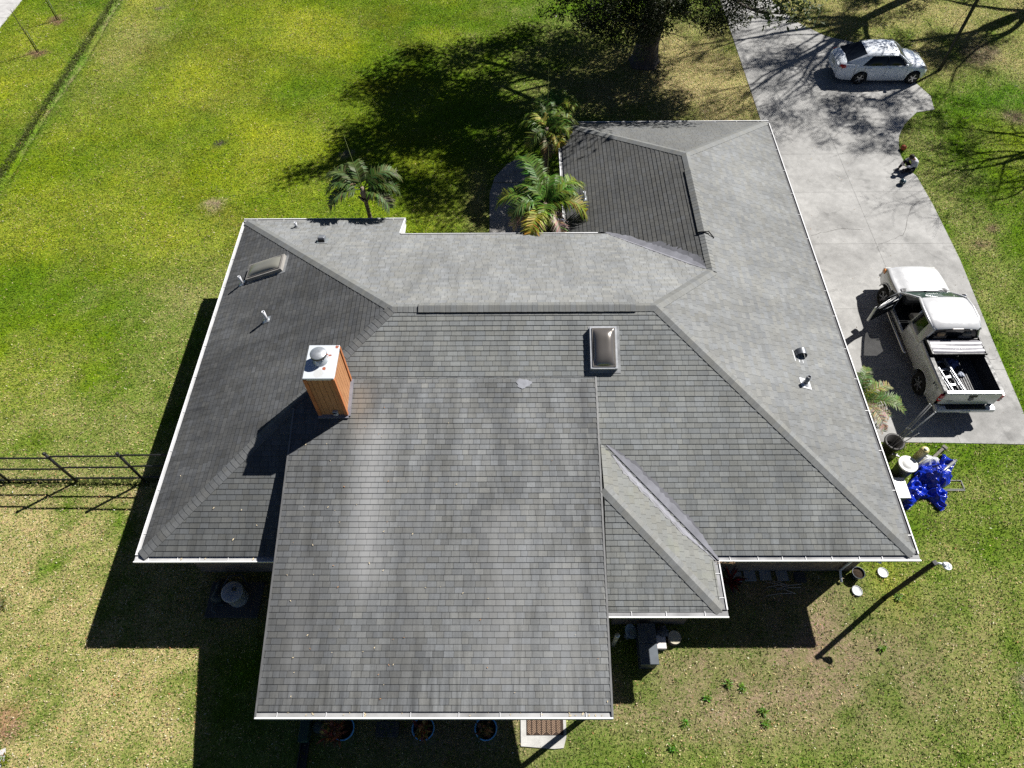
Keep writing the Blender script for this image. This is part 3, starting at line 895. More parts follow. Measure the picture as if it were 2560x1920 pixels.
# bay roof beside the porch
mb = hb()
bw = 2.19
HEB = HE-.04
courses(mb, [(BX, BY), (BX, Y0), (bw, Y0+BX-bw), (bw, BY+BX-bw)], PBE, (1, 0), (BX, BY), 0, 240, G_)
courses(mb, [(bw, BY), (BX, BY), (bw, BY+BX-bw)], PBS, (0, -1), (bw, BY), 1, 280, G_)
mb.face([(bw, BY+.1, zs-.004), (BX-.1, BY+.1, zs-.004), (BX-.1, Y0+.1, zs-.004), (bw, Y0+.1, zs-.004)], 2)
bay = mb.build('bay_roof', [M_SH_B, M_SH_S, M_SOFFIT], house)
caps('ridge_cap', (BX-ins, BY+ins, HEB+K*ins), (bw, BY+BX-bw, HEB+K*(BX-bw)), PBS, PBE, bay, M_CAP)
gutter((bw, BY), (BX, BY), (0, -1), zg, bay, .75)
gutter((BX, BY), (BX, Y0), (1, 0), zg, bay, .6, G_, None, (.185, .0))
v0, v1 = Vector((BX-.02, Y0+.02)), Vector((bw+.15, Y0+BX-bw-.15))
# direction runs north-west: left of it is the bay side
valley('dark_valley_sealant', v0+Vector((-.15, .15)), v1, PBE, PS, .21, .25, bay, M_SEALD)
o = valley('valley_sealant', v0, v1, PBE, PS, .155, .185, bay, M_SEAL)
for v_ in o.data.vertices: v_.co.z += .004
mb = hb()
for i in range(14):
    p = v0.lerp(v1, i/14); q = v0.lerp(v1, (i+1)/14)
    mb.tube([(p.x, p.y, zat(PBE, p.x, p.y)+.026), (q.x, q.y, zat(PBE, q.x, q.y)+.026)], .009, 5)
mb.build('valley_groove', mat('valley_groove', (.03, .03, .032), .7, .3), bay)
rs_ = random.Random(15)
mb = hb()
for i in range(26):
    x = rs_.uniform(BX-.1, BX+.35); y = Y0-.05+rs_.uniform(-.03, .04); a = rs_.uniform(0, 3)
    mb.tube([(x, y, zg+.0), (x+.07*math.cos(a), y+.02*math.sin(a), zg+.02)], .004, 4)
o = mb.build('pine_needle', mat('needles', (.30, .20, .11), .9, .1), bay); o['kind'] = 'stuff'; o['label'] = 'brown needles caught in the gutter corner'

# porch roof: one low slope laid over the front of main roof
mb = hb()
pp = [(PX0, PY0), (PX1, PY0), (PX1, PYT), (-4.9, PYT), (PX0, 9.75)]
courses(mb, pp, PP, (0, -1), (PX0, PY0), 0, 320, G_)
zq = lambda y, dz=0: zat(PP, 0, y)+dz
for (x, y1_) in ((PX0, 9.75), (PX1, PYT)):
    s = -1 if x < 0 else 1
    mb.face([(x, PY0, zq(PY0, -.15)), (x, y1_, zq(y1_, -.15)), (x, y1_, zq(y1_, .016)), (x, PY0, zq(PY0, .016))], 1)
    mb.face([(x+s*.012, PY0, zq(PY0, .018)), (x+s*.012, y1_, zq(y1_, .018)), (x-s*.035, y1_, zq(y1_, .024)), (x-s*.035, PY0, zq(PY0, .024))], 2)
    mb.face([(x+s*.012, PY0, zq(PY0, .018)), (x+s*.012, y1_, zq(y1_, .018)), (x+s*.012, y1_, zq(y1_, -.05)), (x+s*.012, PY0, zq(PY0, -.05))], 2)
mb.face([(x, y, zq(y, -.15)) for x, y in pp[::-1]], 1)
porch = mb.build('porch_roof', [M_SH_P, M_SOFFIT, mat('drip_edge', (.13, .13, .13), .5, .5, 0, .2)], house)
gutter((PX0, PY0), (PX1, PY0), (0, -1), PZ0+.025, porch, .98, .165, mat('porch_gutter_inside', (.30, .30, .30), .7, .3, 0, .35, 1.3))
mb = hb()
for x in (PX0+.35, -3.4, -.9, PX1-.3):
    m2 = hb(); m2.box((x, PY0+.5, 1.18), (.11, .11, 2.36), 0, bev=.012)
    m2.build('porch_post', M_WHITE, house)
mb = hb(); mb.box((-1.9, 4.55, .03), (7.6, 2.9, .06), 0, bev=.01)
mb.build('porch_slab', M_WALK, house)
# a few leaves lying on the roofs
mb = hb()
for i in range(60):
    x = rs_.uniform(PX0+.2, PX1-.1); y = PY0+.2+rs_.random()**1.4*7.2
    if rs_.random() < .7: x = PX0+.3+abs(rs_.gauss(0, 2.6))
    x = min(x, PX1-.1)
    a = rs_.uniform(0, 6.3); L = rs_.uniform(.012, .034); z = zq(y, .03)
    dx, dy = math.cos(a)*L, math.sin(a)*L
    mb.face([(x-dx, y-dy, z), (x+dy*.4, y-dx*.4, z+.008), (x+dx, y+dy, z), (x-dy*.4, y+dx*.4, z+.006)], rs_.choice((0, 0, 1)))
for i in range(22):
    x = rs_.uniform(PX0+.1, PX1); y = PY0+.10+rs_.uniform(-.04, .04); a = rs_.uniform(0, 6.3); L = rs_.uniform(.02, .05)
    dx, dy = math.cos(a)*L, math.sin(a)*L
    mb.face([(x-dx, y-dy, PZ0+.012), (x+dy*.4, y-dx*.4, PZ0+.02), (x+dx, y+dy, PZ0+.012), (x-dy*.4, y+dx*.4, PZ0+.02)], 0)
for i in range(14):
    x = rs_.uniform(X0+.3, PX0); y = Y0+.09+rs_.uniform(-.03, .03); a = rs_.uniform(0, 6.3); L = rs_.uniform(.02, .045)
    if i % 2: y = rs_.uniform(Y0+.3, 8.5)
    z = max(zg-.012, zat(PS, x, y)+.03 if y > Y0+.2 else zg-.012)
    dx, dy = math.cos(a)*L, math.sin(a)*L
    mb.face([(x-dx, y-dy, z), (x+dy*.4, y-dx*.4, z+.008), (x+dx, y+dy, z), (x-dy*.4, y+dx*.4, z+.006)], 0)
o = mb.build('roof_leaf', [mat('pale_leaf', (.52, .44, .30), .7, .2), mat('russet_leaf', (.36, .2, .1), .7, .2)])
o.location = HLOC
tag(o, 'pale dry leaves scattered over the porch roof shingles', 'leaves', kind='stuff')

# ---- chimney
def wood_mat():
    t = NT('cedar_siding')
    p = t.obj()
    x, y, z = t.xyz(p)
    g = t.noise(t.comb(t.math('MULTIPLY', t.math('ADD', x, y), 26), t.math('MULTIPLY', z, 1.6)), 1.0, 4, .6, .6)
    knots = t.ramp(t.noise(p, 6.5, 3), .60, .72, 0, .45)
    c = t.mix(t.ramp(g, .3, .7), (.45, .225, .105), (.32, .15, .068))
    c = t.mix(knots, c, (.16, .06, .03))
    return t.done(c, .65, .3)
M_WOOD = wood_mat()
CXa, CXb, CYa, CYb, CZt = -5.20, -4.50, 9.56, 10.52, 5.84
def build_chimney():
    cx, cy = (CXa+CXb)/2, (CYa+CYb)/2
    mb = hb()
    zb = 3.7
    mb.box((cx, cy, (zb+CZt)/2), (CXb-CXa-.03, CYb-CYa-.03, CZt-zb), 0)
    nb = 5
    for i in range(nb):                # vertical boards on the four faces
        w = (CXb-CXa)/nb; x = CXa+(i+.5)*w
        for yy in (CYa, CYb): mb.box((x, yy, (zb+CZt)/2), (w-.010, .022, CZt-zb-.002), 0)
    nb = 7
    for i in range(nb):
        w = (CYb-CYa)/nb; y = CYa+(i+.5)*w
        for xx in (CXa, CXb): mb.box((xx, y, (zb+CZt)/2), (.022, w-.010, CZt-zb-.002), 0)
    ch = mb.build('chimney', M_WOOD, house)
    mb = hb()
    for sx in (CXa, CXb):
        for sy in (CYa, CYb):
            mb.box((sx, sy, (zb+CZt)/2-.01), (.085, .085, CZt-zb-.02), 0)
    mb.build('corner_board', mat('corner_board', (.40, .15, .06), .65, .3), ch)
    t = NT('rusting_tin')
    p = t.obj()
    n = t.noise(p, 1.0, 3)
    x, y, z = t.xyz(t.pos())
    def near(ax, ay, r):
        d = t.math('SQRT', t.math('ADD', t.math('POWER', t.math('SUBTRACT', x, ax), 2), t.math('POWER', t.math('SUBTRACT', y, ay), 2)))
        d = t.math('ADD', d, t.math('MULTIPLY', t.math('SUBTRACT', t.noise(p, 14, 4, .6), .5), .16))
        return t.ramp(d, r*.8, r, 1, 0)
    rust = near(CXa+.45, CYa+.27, .055)
    for a in ((CXa+.53, CYa+.66, .035), (CXa+.47, CYa+.70, .02), (CXb-.02, CYb-.02, .05)): rust = t.math('MAXIMUM', rust, near(*a))
    stain = near(CXa+.33, CYa+.12, .14)
    c = t.mix(t.math('MULTIPLY', stain, .35), (.62, .65, .69), (.45, .42, .33))
    c = t.mix(rust, c, (.36, .11, .06))
    mt = t.done(c, .42, .5, .25)
    mb = hb()
    mb.box((cx, cy, CZt+.02), (CXb-CXa+.07, CYb-CYa+.07, .045), 0, bev=.008)
    mb.box((cx, cy, CZt-.025), (CXb-CXa+.05, CYb-CYa+.05, .05), 0)
    mb.build('chimney_cap', mt, ch)
    mb = hb()
    fx, fy = CXa+.33, CYa+.52
    z0 = CZt+.04
    mb.lathe((fx, fy, z0), [(.20, 0), (.20, .02), (.155, .05), (.15, .16)], 28, 0)
    mb.lathe((fx, fy, z0), [(.135, .10), (.135, .22)], 28, 1)
    for k in range(6):
        a = k*math.pi/3+.2
        mb.box((fx+.165*math.cos(a), fy+.165*math.sin(a), z0+.20), (.014, .014, .12), 0)
    mb.lathe((fx, fy, z0), [(.195, .21), (.20, .23), (.20, .29), (.185, .305), (0, .325)], 32, 0, msel=[1, 1, 0, 0])
    mb.build('flue_cap', [M_GALV, mat('flue_dark', (.04, .04, .045), .5, .5, .5)], ch)
    mb = hb()
    bx, bz = CXb-.26, zat(PP, 0, CYa)+.20
    mb.box((bx, CYa-.045, bz), (.13, .08, .16), 0, bev=.012); mb.box((bx+.03, CYa-.09, bz), (.06, .02, .13), 0, bev=.006)
    mb.box((bx-.005, CYa-.10, bz+.05), (.10, .03, .02), 1)
    mb.build('outlet_box', [mat('outlet_grey', (.42, .43, .45), .45, .5), M_BLACK], ch)
    mb = hb()          # lead flashing at the foot
    z1 = zat(PP, 0, CYa)
    mb.box((cx, CYa-.05, z1+.03), (CXb-CXa+.1, .10, .05), 0, M=Matrix.Rotation(math.atan(PK), 3, 'X'))
    mb.box((CXb+.05, cy, zat(PP, 0, cy)+.03), (.09, CYb-CYa+.1, .05), 0, M=Matrix.Rotation(math.atan(PK), 3, 'X'))
    mb.build('flashing', mat('flashing', (.20, .20, .23), .5, .5, .2), ch)
build_chimney()

# ---- skylights
def skylight(c, sx, sy, pl, domem, framem, lab, h=.20, dome=.13):
    """curb mounted skylight on plane pl, centred at plan point c, plan size sx (along x) by sy"""
    n = Vector((-pl[1], -pl[2], 1)).normalized()
    ex = Vector((1, 0, pl[1])).normalized(); ey = n.cross(ex).normalized()
    o = Vector((c[0], c[1], zat(pl, *c)))
    A = Matrix((ex, ey, n)).transposed()
    lx = sx*math.sqrt(1+pl[1]**2); ly = sy*math.sqrt(1+pl[2]**2)
    mb = hb()
    for s in (-1, 1):
        mb.box(o+A @ Vector((s*(lx/2-.03), 0, h/2)), (.07, ly, h), 0, M=A)
        mb.box(o+A @ Vector((0, s*(ly/2-.03), h/2-.0015)), (lx-.132, .07, h-.003), 0, M=A)
    mb.box(o+A @ Vector((.03, -.02, .018)), (lx+.14, ly+.14, .008), 1, M=A)
    sk = mb.build('skylight', [framem, mat('skylight_flashing', (.20, .205, .21), .5, .4, 0, .3)], house)
    sk['label'] = lab
    mb = hb()
    a, b = lx/2-.075, ly/2-.075
    def f(u, v):
        q = (1-abs(2*u-1)**3.2)*(1-abs(2*v-1)**4.0)
        return o + A @ Vector(((2*u-1)*a, (2*v-1)*b, h+.012+dome*q**.8))
    mb.grid(f, 20, 24)
    mb.build('dome', domem, sk)
    mb = hb()
    for s in (-1, 1):
        mb.box(o+A @ Vector((s*(a+.012), 0, h+.006)), (.03, 2*b+.05, .026), 0, M=A)
        mb.box(o+A @ Vector((0, s*(b+.012), h+.0045)), (2*a-.008, .03, .023), 0, M=A)
    mb.build('dome_rim', mat('dome_rim', (.12, .11, .10), .4, .5), sk)
t = NT('bronze_acrylic'); pn = t.noise(t.obj(), 3, 3)
M_BRONZE = t.done(t.mix(pn, (.16, .145, .13), (.21, .19, .175)), .22, .8, .55)
t = NT('beige_acrylic'); pn = t.noise(t.obj(), 3, 3)
M_BEIGE = t.done(t.mix(pn, (.19, .185, .155), (.235, .23, .20)), .3, .5, .1)
skylight((2.34, 11.33), .72, 1.10, PS, M_BRONZE, mat('curb_grey', (.42, .43, .45), .45, .5, .3), 'bronze domed skylight in grey curb below the ridge', .17)
skylight((-8.14, 15.72), 1.28, .66, PW, M_BEIGE, mat('curb_tan', (.27, .255, .235), .6, .4), 'beige domed skylight on the dark left slope', .14, .10)

# ---- vents
def vent_pipe(x, y, pl, h, r, m, lab, fl=.16, flm=None):
    z = zat(pl, x, y)
    mb = hb()
    mb.lathe((x, y, z-.05), [(r, 0), (r, h+.05), (r*.72, h+.052), (r*.70, h-.02)], 16, 0, capt=False)
    mb.lathe((x, y, z+h-.03), [(0, 0), (r*.71, .001)], 16, 1, capb=False, capt=False)
    o = mb.build('vent_pipe', [m, M_BLACK], house); o['label'] = lab
    n = Vector((-pl[1], -pl[2], 1)).normalized()
    A = n.to_track_quat('Z', 'Y').to_matrix()
    mb = hb()
    mb.box(Vector((x, y, z))+n*.022, (fl*2, fl*2, .008), 0, M=Matrix((Vector((1, 0, pl[1])).normalized(), n.cross(Vector((1, 0, pl[1]))).normalized(), n)).transposed())
    mb.lathe((x, y, z-.0), [(r*2.2, .02), (r*1.25, .09)], 16, 0, capb=False, capt=False)
    mb.build('flashing', flm or M_GALV, o)
vent_pipe(-9.0, 15.40, PW, .36, .045, M_VENTW, 'white vent pipe near the left eave beside beige skylight', .11)
vent_pipe(-7.62, 13.40, PW, .40, .048, M_VENTW, 'taller white vent pipe in the middle of dark left slope', .12)
vent_pipe(-7.70, 18.08, PN, .24, .042, M_VENTW, 'short white vent pipe near rear left corner', .11, M_SH_N)
vent_pipe(2.42, 19.45, PWW, .34, .05, M_VENTW, 'white vent pipe on the wing beside the palm', .13)
vent_pipe(8.18, 11.02, PE, .36, .062, M_LEAD, 'grey lead vent pipe on the right slope', .17, M_VENTW)
mb = hb()                      # box vent, rear slope
x, y = -6.50, 16.90; z = zat(PN, x, y)
A = Matrix.Rotation(-math.atan(K), 3, 'X')
mb.box((x+.02, y, z+.024), (.34, .40, .012), 0, M=A)
mb.box((x, y+.02, z+.12), (.23, .24, .16), 1, M=A, bev=.02)
mb.box((x, y-.10, z+.10), (.20, .04, .13), 2, M=A)
o = mb.build('box_vent', [M_GALV, M_LEAD, M_BLACK], house); o['label'] = 'grey square hooded vent on the bright rear slope'
mb = hb()                      # hooded exhaust vent, right slope
x, y = 8.26, 12.02; z = zat(PE, x, y)
A = Matrix((Vector((1, 0, -K)).normalized(), Vector((0, 1, 0)), Vector((K, 0, 1)).normalized())).transposed()
mb.box((x-.05, y-.02, z+.022), (.46, .40, .010), 0, M=A)
def hood(u, v):
    a = math.pi*(u)
    return Vector((x, y, z)) + A @ Vector((.03-.17*math.cos(a), -.03+.20*v, .03+.20*math.sin(a)))
mb.grid(hood, 12, 3, 1)
mb.grid(lambda u, v: Vector((x, y, z))+A @ Vector((.03-.17*math.cos(math.pi*u)*v, .17, .03+.20*math.sin(math.pi*u)*v)), 12, 1, 1, False)
o = mb.build('hood_vent', [M_VENTW, mat('hood_grey', (.17, .18, .2), .45, .5, .5)], house); o['label'] = 'dark half round hooded vent on the right slope'
# pale sealant repair spot
mb = hb()
pts = []
for k in range(22):
    a = 2*math.pi*k/22; rr = 1+.16*math.sin(3*a+1)+.1*math.sin(7*a)
    x, y = .17+.20*rr*math.cos(a), 10.42+.13*rr*math.sin(a); pts.append((x, y, zq(y, .022)))
mb.face(pts, 0)
mb.build('repair_patch', mat('repair_patch', (.25, .255, .28), .7, .3, 0, .25, 6), porch)
# ------------------------------------------------------------------ trees and palms
M_BARK = mat('bark', (.085, .075, .068), .95, .1, 0, .35, 5, .9, 22)
M_TWIG = mat('twig', (.07, .06, .05), .95, .1)
M_LEAF = mat_attr('oak_leaf', .5, .3, .2, 1.2, .25)

def limb_path(p, d, L, n, rr, bend, up=0.0):
    pts = [Vector(p)]; d = Vector(d).normalized()
    for i in range(n):
        d = (d + Vector((rr.uniform(-bend, bend), rr.uniform(-bend, bend), rr.uniform(-bend, bend)+up))).normalized()
        pts.append(pts[-1]+d*(L/n))
    return pts, d

def grow(mb, p, d, L, r, depth, rr, tips, up=.02, spread=.75, nmin=3):
    n = 5 if depth > 2 else 3
    pts, d2 = limb_path(p, d, L, n, rr, .22, up)
    rads = [max(.004, r*(1-.45*i/n)) for i in range(n+1)]
    mb.tube(pts, rads, 7 if r > .06 else 5 if r > .02 else 3, 0, False)
    if depth == 0:
        tips.append((pts[-1], d2)); return
    k = rr.choice((2, 3, 3)) if depth > 1 else 3
    for i in range(k):
        j = n if i == 0 else rr.randint(max(1, n//2), n)
        q = pts[j]
        ax = Vector((rr.uniform(-1, 1), rr.uniform(-1, 1), rr.uniform(-.5, .8))).normalized()
        a = spread*(.35 if i == 0 else rr.uniform(.6, 1.1))
        dd = (d2*math.cos(a) + ax*math.sin(a)).normalized()
        grow(mb, q, dd, L*rr.uniform(.62, .85), rads[j]*(.8 if i == 0 else .62), depth-1, rr, tips, up, spread)

def leaves(name, centers, per, rad, size, cols, parent, seed, droop=.3):
    rs = np.random.RandomState(seed)
    C = np.array(centers); n = len(C)*per
    rad = np.repeat(np.broadcast_to(rad, (len(C),)), per)
    base = np.repeat(C, per, 0)
    d = rs.normal(0, 1, (n, 3)); d /= np.linalg.norm(d, axis=1)[:, None]
    q = base + d*(rad*rs.rand(n)**.45)[:, None]*np.array([1, 1, .62])
    L = rs.uniform(.6, 1.2, n)*size; wd = L*.36
    nrm = rs.normal(0, .6, (n, 3)); nrm[:, 2] += .9; nrm /= np.linalg.norm(nrm, axis=1)[:, None]
    t = rs.normal(0, 1, (n, 3)); t[:, 2] -= droop
    t -= (t*nrm).sum(1)[:, None]*nrm; t /= np.linalg.norm(t, axis=1)[:, None]
    b = np.cross(nrm, t)
    V = np.stack([q-t*L[:, None], q+b*wd[:, None], q+t*L[:, None], q-b*wd[:, None]], 1)
    tone = np.repeat(np.exp(rs.normal(0, .22, len(C))), per)*np.exp(rs.normal(0, .22, n))
    pal = np.array(cols)
    c = pal[rs.randint(0, len(pal), n)]*tone[:, None]
    return np_mesh(name, V.reshape(-1, 3), np.arange(n*4).reshape(-1, 4), M_LEAF, np.repeat(np.clip(c, 0, .5), 4, 0), parent)

def build_oak():
    B = Vector((6.5, 33.2, 0))
    t = thing('oak_tree', 'large oak with a thick leaning trunk and dark hanging crown beside the driveway', 'tree', B)
    rr = random.Random(12)
    mb = MB()
    # fluted, flaring trunk that forks
    path = [(0, 0, -.1), (.02, .02, .25), (.02, -.05, .9), (.05, -.2, 1.7), (.1, -.3, 2.5), (.15, -.3, 3.2)]
    rads = [.86, .62, .52, .50, .50, .46]
    n = 18
    rings = []
    for (p, r) in zip(path, rads):
        rings.append([mb.P(Vector(p)+Vector((math.cos(2*math.pi*k/n), math.sin(2*math.pi*k/n), 0))*r*(1+.10*math.sin(5*2*math.pi*k/n+1)+.05*math.sin(9*2*math.pi*k/n+p[2]))) for k in range(n)])
    for a, b in zip(rings, rings[1:]):
        for k in range(n):
            j = (k+1) % n; mb.idx([a[k], a[j], b[j], b[k]], 0, True)
    tips = []
    top = Vector((.15, -.3, 3.0))
    for d, L, r in (((-.75, -.1, .75), 4.2, .28), ((.85, -.35, .75), 3.6, .27), ((.35, .8, .8), 4.0, .26), ((-.3, .7, .8), 4, .24), ((-.1, -.25, 1), 4.2, .27), ((.8, .3, .55), 3.8, .2), ((-.6, -.5, .9), 3.8, .22)):
        grow(mb, top+Vector(d)*.1, d, L, r, 3, rr, tips, .04, .75)
    mb.build('trunk', M_BARK, t)
    cs = []
    rs = np.random.RandomState(8)
    while len(cs) < 520:
        p = rs.uniform(-1, 1, 3)
        r2 = (p**2).sum()
        if r2 > 1 or r2 < .12: continue
        q = np.array([p[0]*7.6-.1, p[1]*6.9+.7, 8.3+p[2]*3.9])
        g = fbm(np.array([q[0]-.806*q[2]]), np.array([(q[1]-.56*q[2])*1.5]), 2.6, 40, 3)[0]
        if g < .45: continue
        cs.append(q)
    cs += [np.array(p) for p, d in tips if p.z > 3.5][:120]
    crown = leaves('crown', cs, 120, .95, .125, [(.035, .055, .014), (.045, .065, .016), (.03, .046, .014), (.06, .075, .024)], t, 3)
    # low hanging boughs that show in the picture
    low = []
    for (x, y, z, k, r) in ((-4.6, -.8, 4.0, 7, .9), (-3.6, -1.0, 3.7, 6, .8), (-2.6, -2.2, 3.6, 9, .9), (-1.9, -3.0, 3.5, 9, .9), (-1.3, -3.4, 3.35, 8, .8), (-.6, -2.6, 3.7, 8, .8), (-1.6, -1.9, 4.0, 10, .9), (-.6, -1.6, 4.1, 10, .8), (.2, -2.1, 3.9, 9, .7),
                            (.6, -1.8, 3.9, 5, .8), (1.6, -2.0, 4.1, 7, .9), (2.3, -2.4, 3.7, 8, .8), (3.2, -1.6, 4.0, 7, .9), (3.9, -1.0, 4.2, 5, .8)):
        for i in range(int(k*2.3)): low.append((x+rr.gauss(0, r*.6), y-(.45 if -2.4 < x < .6 else .95)+rr.gauss(0, r*.55), z+.25+rr.gauss(0, .35)))
    leaves('crown_skirt', low, 110, .50, .075, [(.030, .048, .012), (.040, .056, .015), (.10, .10, .05), (.026, .04, .012)], t, 5)
    mb = MB()
    for i in range(46):
        p = Vector((rr.uniform(-2.8, .6), rr.uniform(-4.6, -2.8), rr.uniform(3.2, 3.9)))
        pts, _ = limb_path(p, (rr.uniform(-1, 1), rr.uniform(-1, 1), rr.uniform(-.8, .5)), rr.uniform(.5, 1.3), 5, rr, .35)
        mb.tube(pts, [.014-.0018*k for k in range(6)], 4, 0, False)
    mb.build('hanging_moss', mat('moss', (.20, .18, .12), .95, .1), t)
build_oak()

def build_bare(loc, label, seed, trunk_h, dirs, depth, twig, leafy=0, lper=40, lsz=.06):
    t = thing('bare_tree', label, 'tree', loc, 0, 'leafless trees along the driveway')
    rr = random.Random(seed)
    mb = MB()
    pts, d = limb_path((0, 0, -.1), (0, 0, 1), trunk_h, 5, rr, .06)
    mb.tube(pts, [.42, .33, .3, .28, .26, .24], 12, 0)
    tips = []
    for d, L, r in dirs: grow(mb, pts[-1]-Vector((0, 0, .2)), d, L, r, depth, rr, tips, .015, .7)
    mb.build('trunk', M_BARK, t)
    m2 = MB()
    for p, d in tips:
        for i in range(twig):
            dd = (d+Vector((rr.uniform(-.8, .8), rr.uniform(-.8, .8), rr.uniform(-.6, .6)))).normalized()
            a, _ = limb_path(p-d*rr.uniform(0, .5), dd, rr.uniform(.5, 1.2), 3, rr, .3)
            m2.tube(a, [.012, .009, .007, .004], 3, 0, False)
    m2.build('twigs', M_TWIG, t)['kind'] = 'stuff'
    if leafy:
        cs = [tuple(p) for p, d in tips]
        rr.shuffle(cs)
        leaves('crown', cs[:leafy], lper, .62, lsz, [(.05, .06, .02), (.07, .07, .03)], t, seed)
build_bare((24.3, 41.2, 0), 'bare branching tree beyond the top of driveway, behind the oak', 31, 6.7,
           (((-.8, -.3, .6), 4.2, .2), ((-.3, -.8, .7), 3.8, .19), ((.5, -.5, .8), 3.6, .16), ((-.6, .5, .8), 3.6, .16), ((.1, .1, 1), 3.6, .16), ((-.9, .1, .4), 4.2, .18), ((-.6, -.7, .5), 4.2, .17)), 4, 6, 300)
build_bare((33.0, 41.3, 0), 'half leafy tree behind the black lamp post', 44, 6.0,
           (((-.8, -.3, .6), 4.0, .2), ((-.3, -.8, .7), 3.8, .18), ((.5, -.4, .8), 3.6, .18), ((-.6, .6, .7), 3.8, .18), ((0, .1, 1), 3.4, .2), ((-.9, -.5, .5), 4.4, .2)), 4, 5, 460, 130, .09)
build_bare((30.8, 28.9, 0), 'bare tree with long forked limbs right of the lawn where a person sits', 52, 2.6,
           (((-.85, -.25, .65), 3.8, .30), ((-.6, .45, .6), 3.6, .26), ((-.45, -.8, .7), 3.8, .26), ((-.1, -.1, 1), 3.4, .24), ((-.6, -.5, .5), 3.6, .24), ((-.7, .1, .9), 3.6, .22)), 4, 3)

# palms
M_FROND = mat_attr('palm_leaflet', .5, .3, .1, 2.0, .3)
M_PTRUNK = mat('palm_trunk', (.20, .165, .125), .9, .15, 0, .3, 9, .8, 30)
def frond(L, R_, p0, az, el, length, droop, ll, rr, c0, c1, nl=56, wl=.024, hang=.45):
    """one feather frond: rachis arcs out from p0; leaflets in two ranks"""
    p = Vector(p0)
    h = Vector((math.cos(az), math.sin(az), 0))
    pts = []; n = 22
    e = el
    for i in range(n+1):
        pts.append(p.copy())
        p = p + (h*math.cos(e)+Vector((0, 0, math.sin(e))))*(length/n)
        e -= droop/n*(.4+1.3*i/n)
    R_.tube(pts, [max(.004, .022*(1-i/n*.85)) for i in range(n+1)], 5, 0, False, True, tuple(.8*a for a in c0))
    side = Vector((-h.y, h.x, 0))
    for i in range(nl):
        f = .16+.84*(i+.5)/nl
        k = min(int(f*n), n-1); q = pts[k].lerp(pts[k+1], f*n-k)
        tan = (pts[k+1]-pts[k]).normalized()
        up = side.cross(tan); up = up if up.z > 0 else -up
        for s in (-1, 1):
            l = ll*(.55+.75*math.sin(math.pi*min(1, f*.86+.12)))*rr.uniform(.85, 1.1)
            d = (side*s*rr.uniform(.75, 1.0) + tan*rr.uniform(.35, .7) + up*(rr.uniform(.05, .45))).normalized()
            tipv = q + d*l + Vector((0, 0, -hang*l*rr.uniform(.5, 1.3)))
            mid = q + d*l*.55 + Vector((0, 0, -.06*l))
            w = tan*wl*rr.uniform(.9, 1.3)
            mixf = min(1, max(0, (f-.35)*1.4*rr.uniform(.4, 1.3)))
            c = tuple((a*(1-mixf)+b*mixf)*math.exp(rr.gauss(0, .18)) for a, b in zip(c0, c1))
            L.face([q-w*.6, q+w*.6, mid+w, mid-w], 0, False, None, c)
            L.face([mid-w, mid+w, tipv], 0, False, None, c)

GRN = (.085, .165, .02); YGR = (.26, .29, .04); BRN = (.30, .20, .11); DEAD = (.40, .31, .24); ORG = (.40, .27, .04); DGR = (.07, .11, .025); SGR = (.17, .20, .09)
def palm(loc, label, h, trunk_r, lean, fronds, spear, seed, boots=True, name='palm_tree'):
    t = thing(name, label, 'palm', loc, 0, 'feather palms round the house')
    rr = random.Random(seed)
    top = Vector((lean[0], lean[1], h))
    mb = MB()
    n = 14
    path = [Vector((lean[0]*(i/n)**1.5, lean[1]*(i/n)**1.5, h*i/n-.05)) for i in range(n+1)]
    rad = [trunk_r*(1.25 if i == 0 else 1.0 if i < 9 else .85)*(1+.06*(i % 2)) for i in range(n+1)]
    mb.tube(path, rad, 12, 0)
    mb.build('trunk', M_PTRUNK, t)
    mb = MB()      # crownshaft and old leaf bases
    mb.tube([top-Vector((0, 0, .32)), top-Vector((0, 0, .1)), top+Vector((0, 0, .12))], [trunk_r*1.05, trunk_r*1.2, trunk_r*.6], 12, 0)
    for i in range(9):
        a = i*2.4
        b0 = top+Vector((math.cos(a)*trunk_r*.9, math.sin(a)*trunk_r*.9, -.38-.05*(i % 3)))
        mb.tube([b0, b0+Vector((math.cos(a)*.10, math.sin(a)*.10, .14)), b0+Vector((math.cos(a)*.14, math.sin(a)*.14, .2))], [.045, .035, .01], 6, 0)
    mb.build('leaf_base', mat('leaf_base', (.24, .19, .15), .9, .15, 0, .3), t)
    for (az, el, ln, dr, ll, c0, c1) in fronds:
        L = MB(); Rr = MB()
        frond(L, Rr, top, R(az), R(el), ln, dr, ll, rr, c0, c1)
        off = len(L.v)
        for v in Rr.v: L.v.append(v)
        for f, m_, s_, u_, c_ in zip(Rr.f, Rr.m, Rr.sm, Rr.uv, Rr.col): L.idx([i+off for i in f], m_, s_, u_, c_)
        o = L.build('dead_frond' if c0 is DEAD else 'frond', M_FROND, t)
    if spear:
        mb = MB(); d = Vector(spear[:3]).normalized()
        mb.tube([top, top+d*spear[3]*.5, top+d*spear[3]], [.018, .012, .003], 6, 0, True, True, (.16, .19, .06))
        mb.build('spear_leaf', M_FROND, t)
    return t
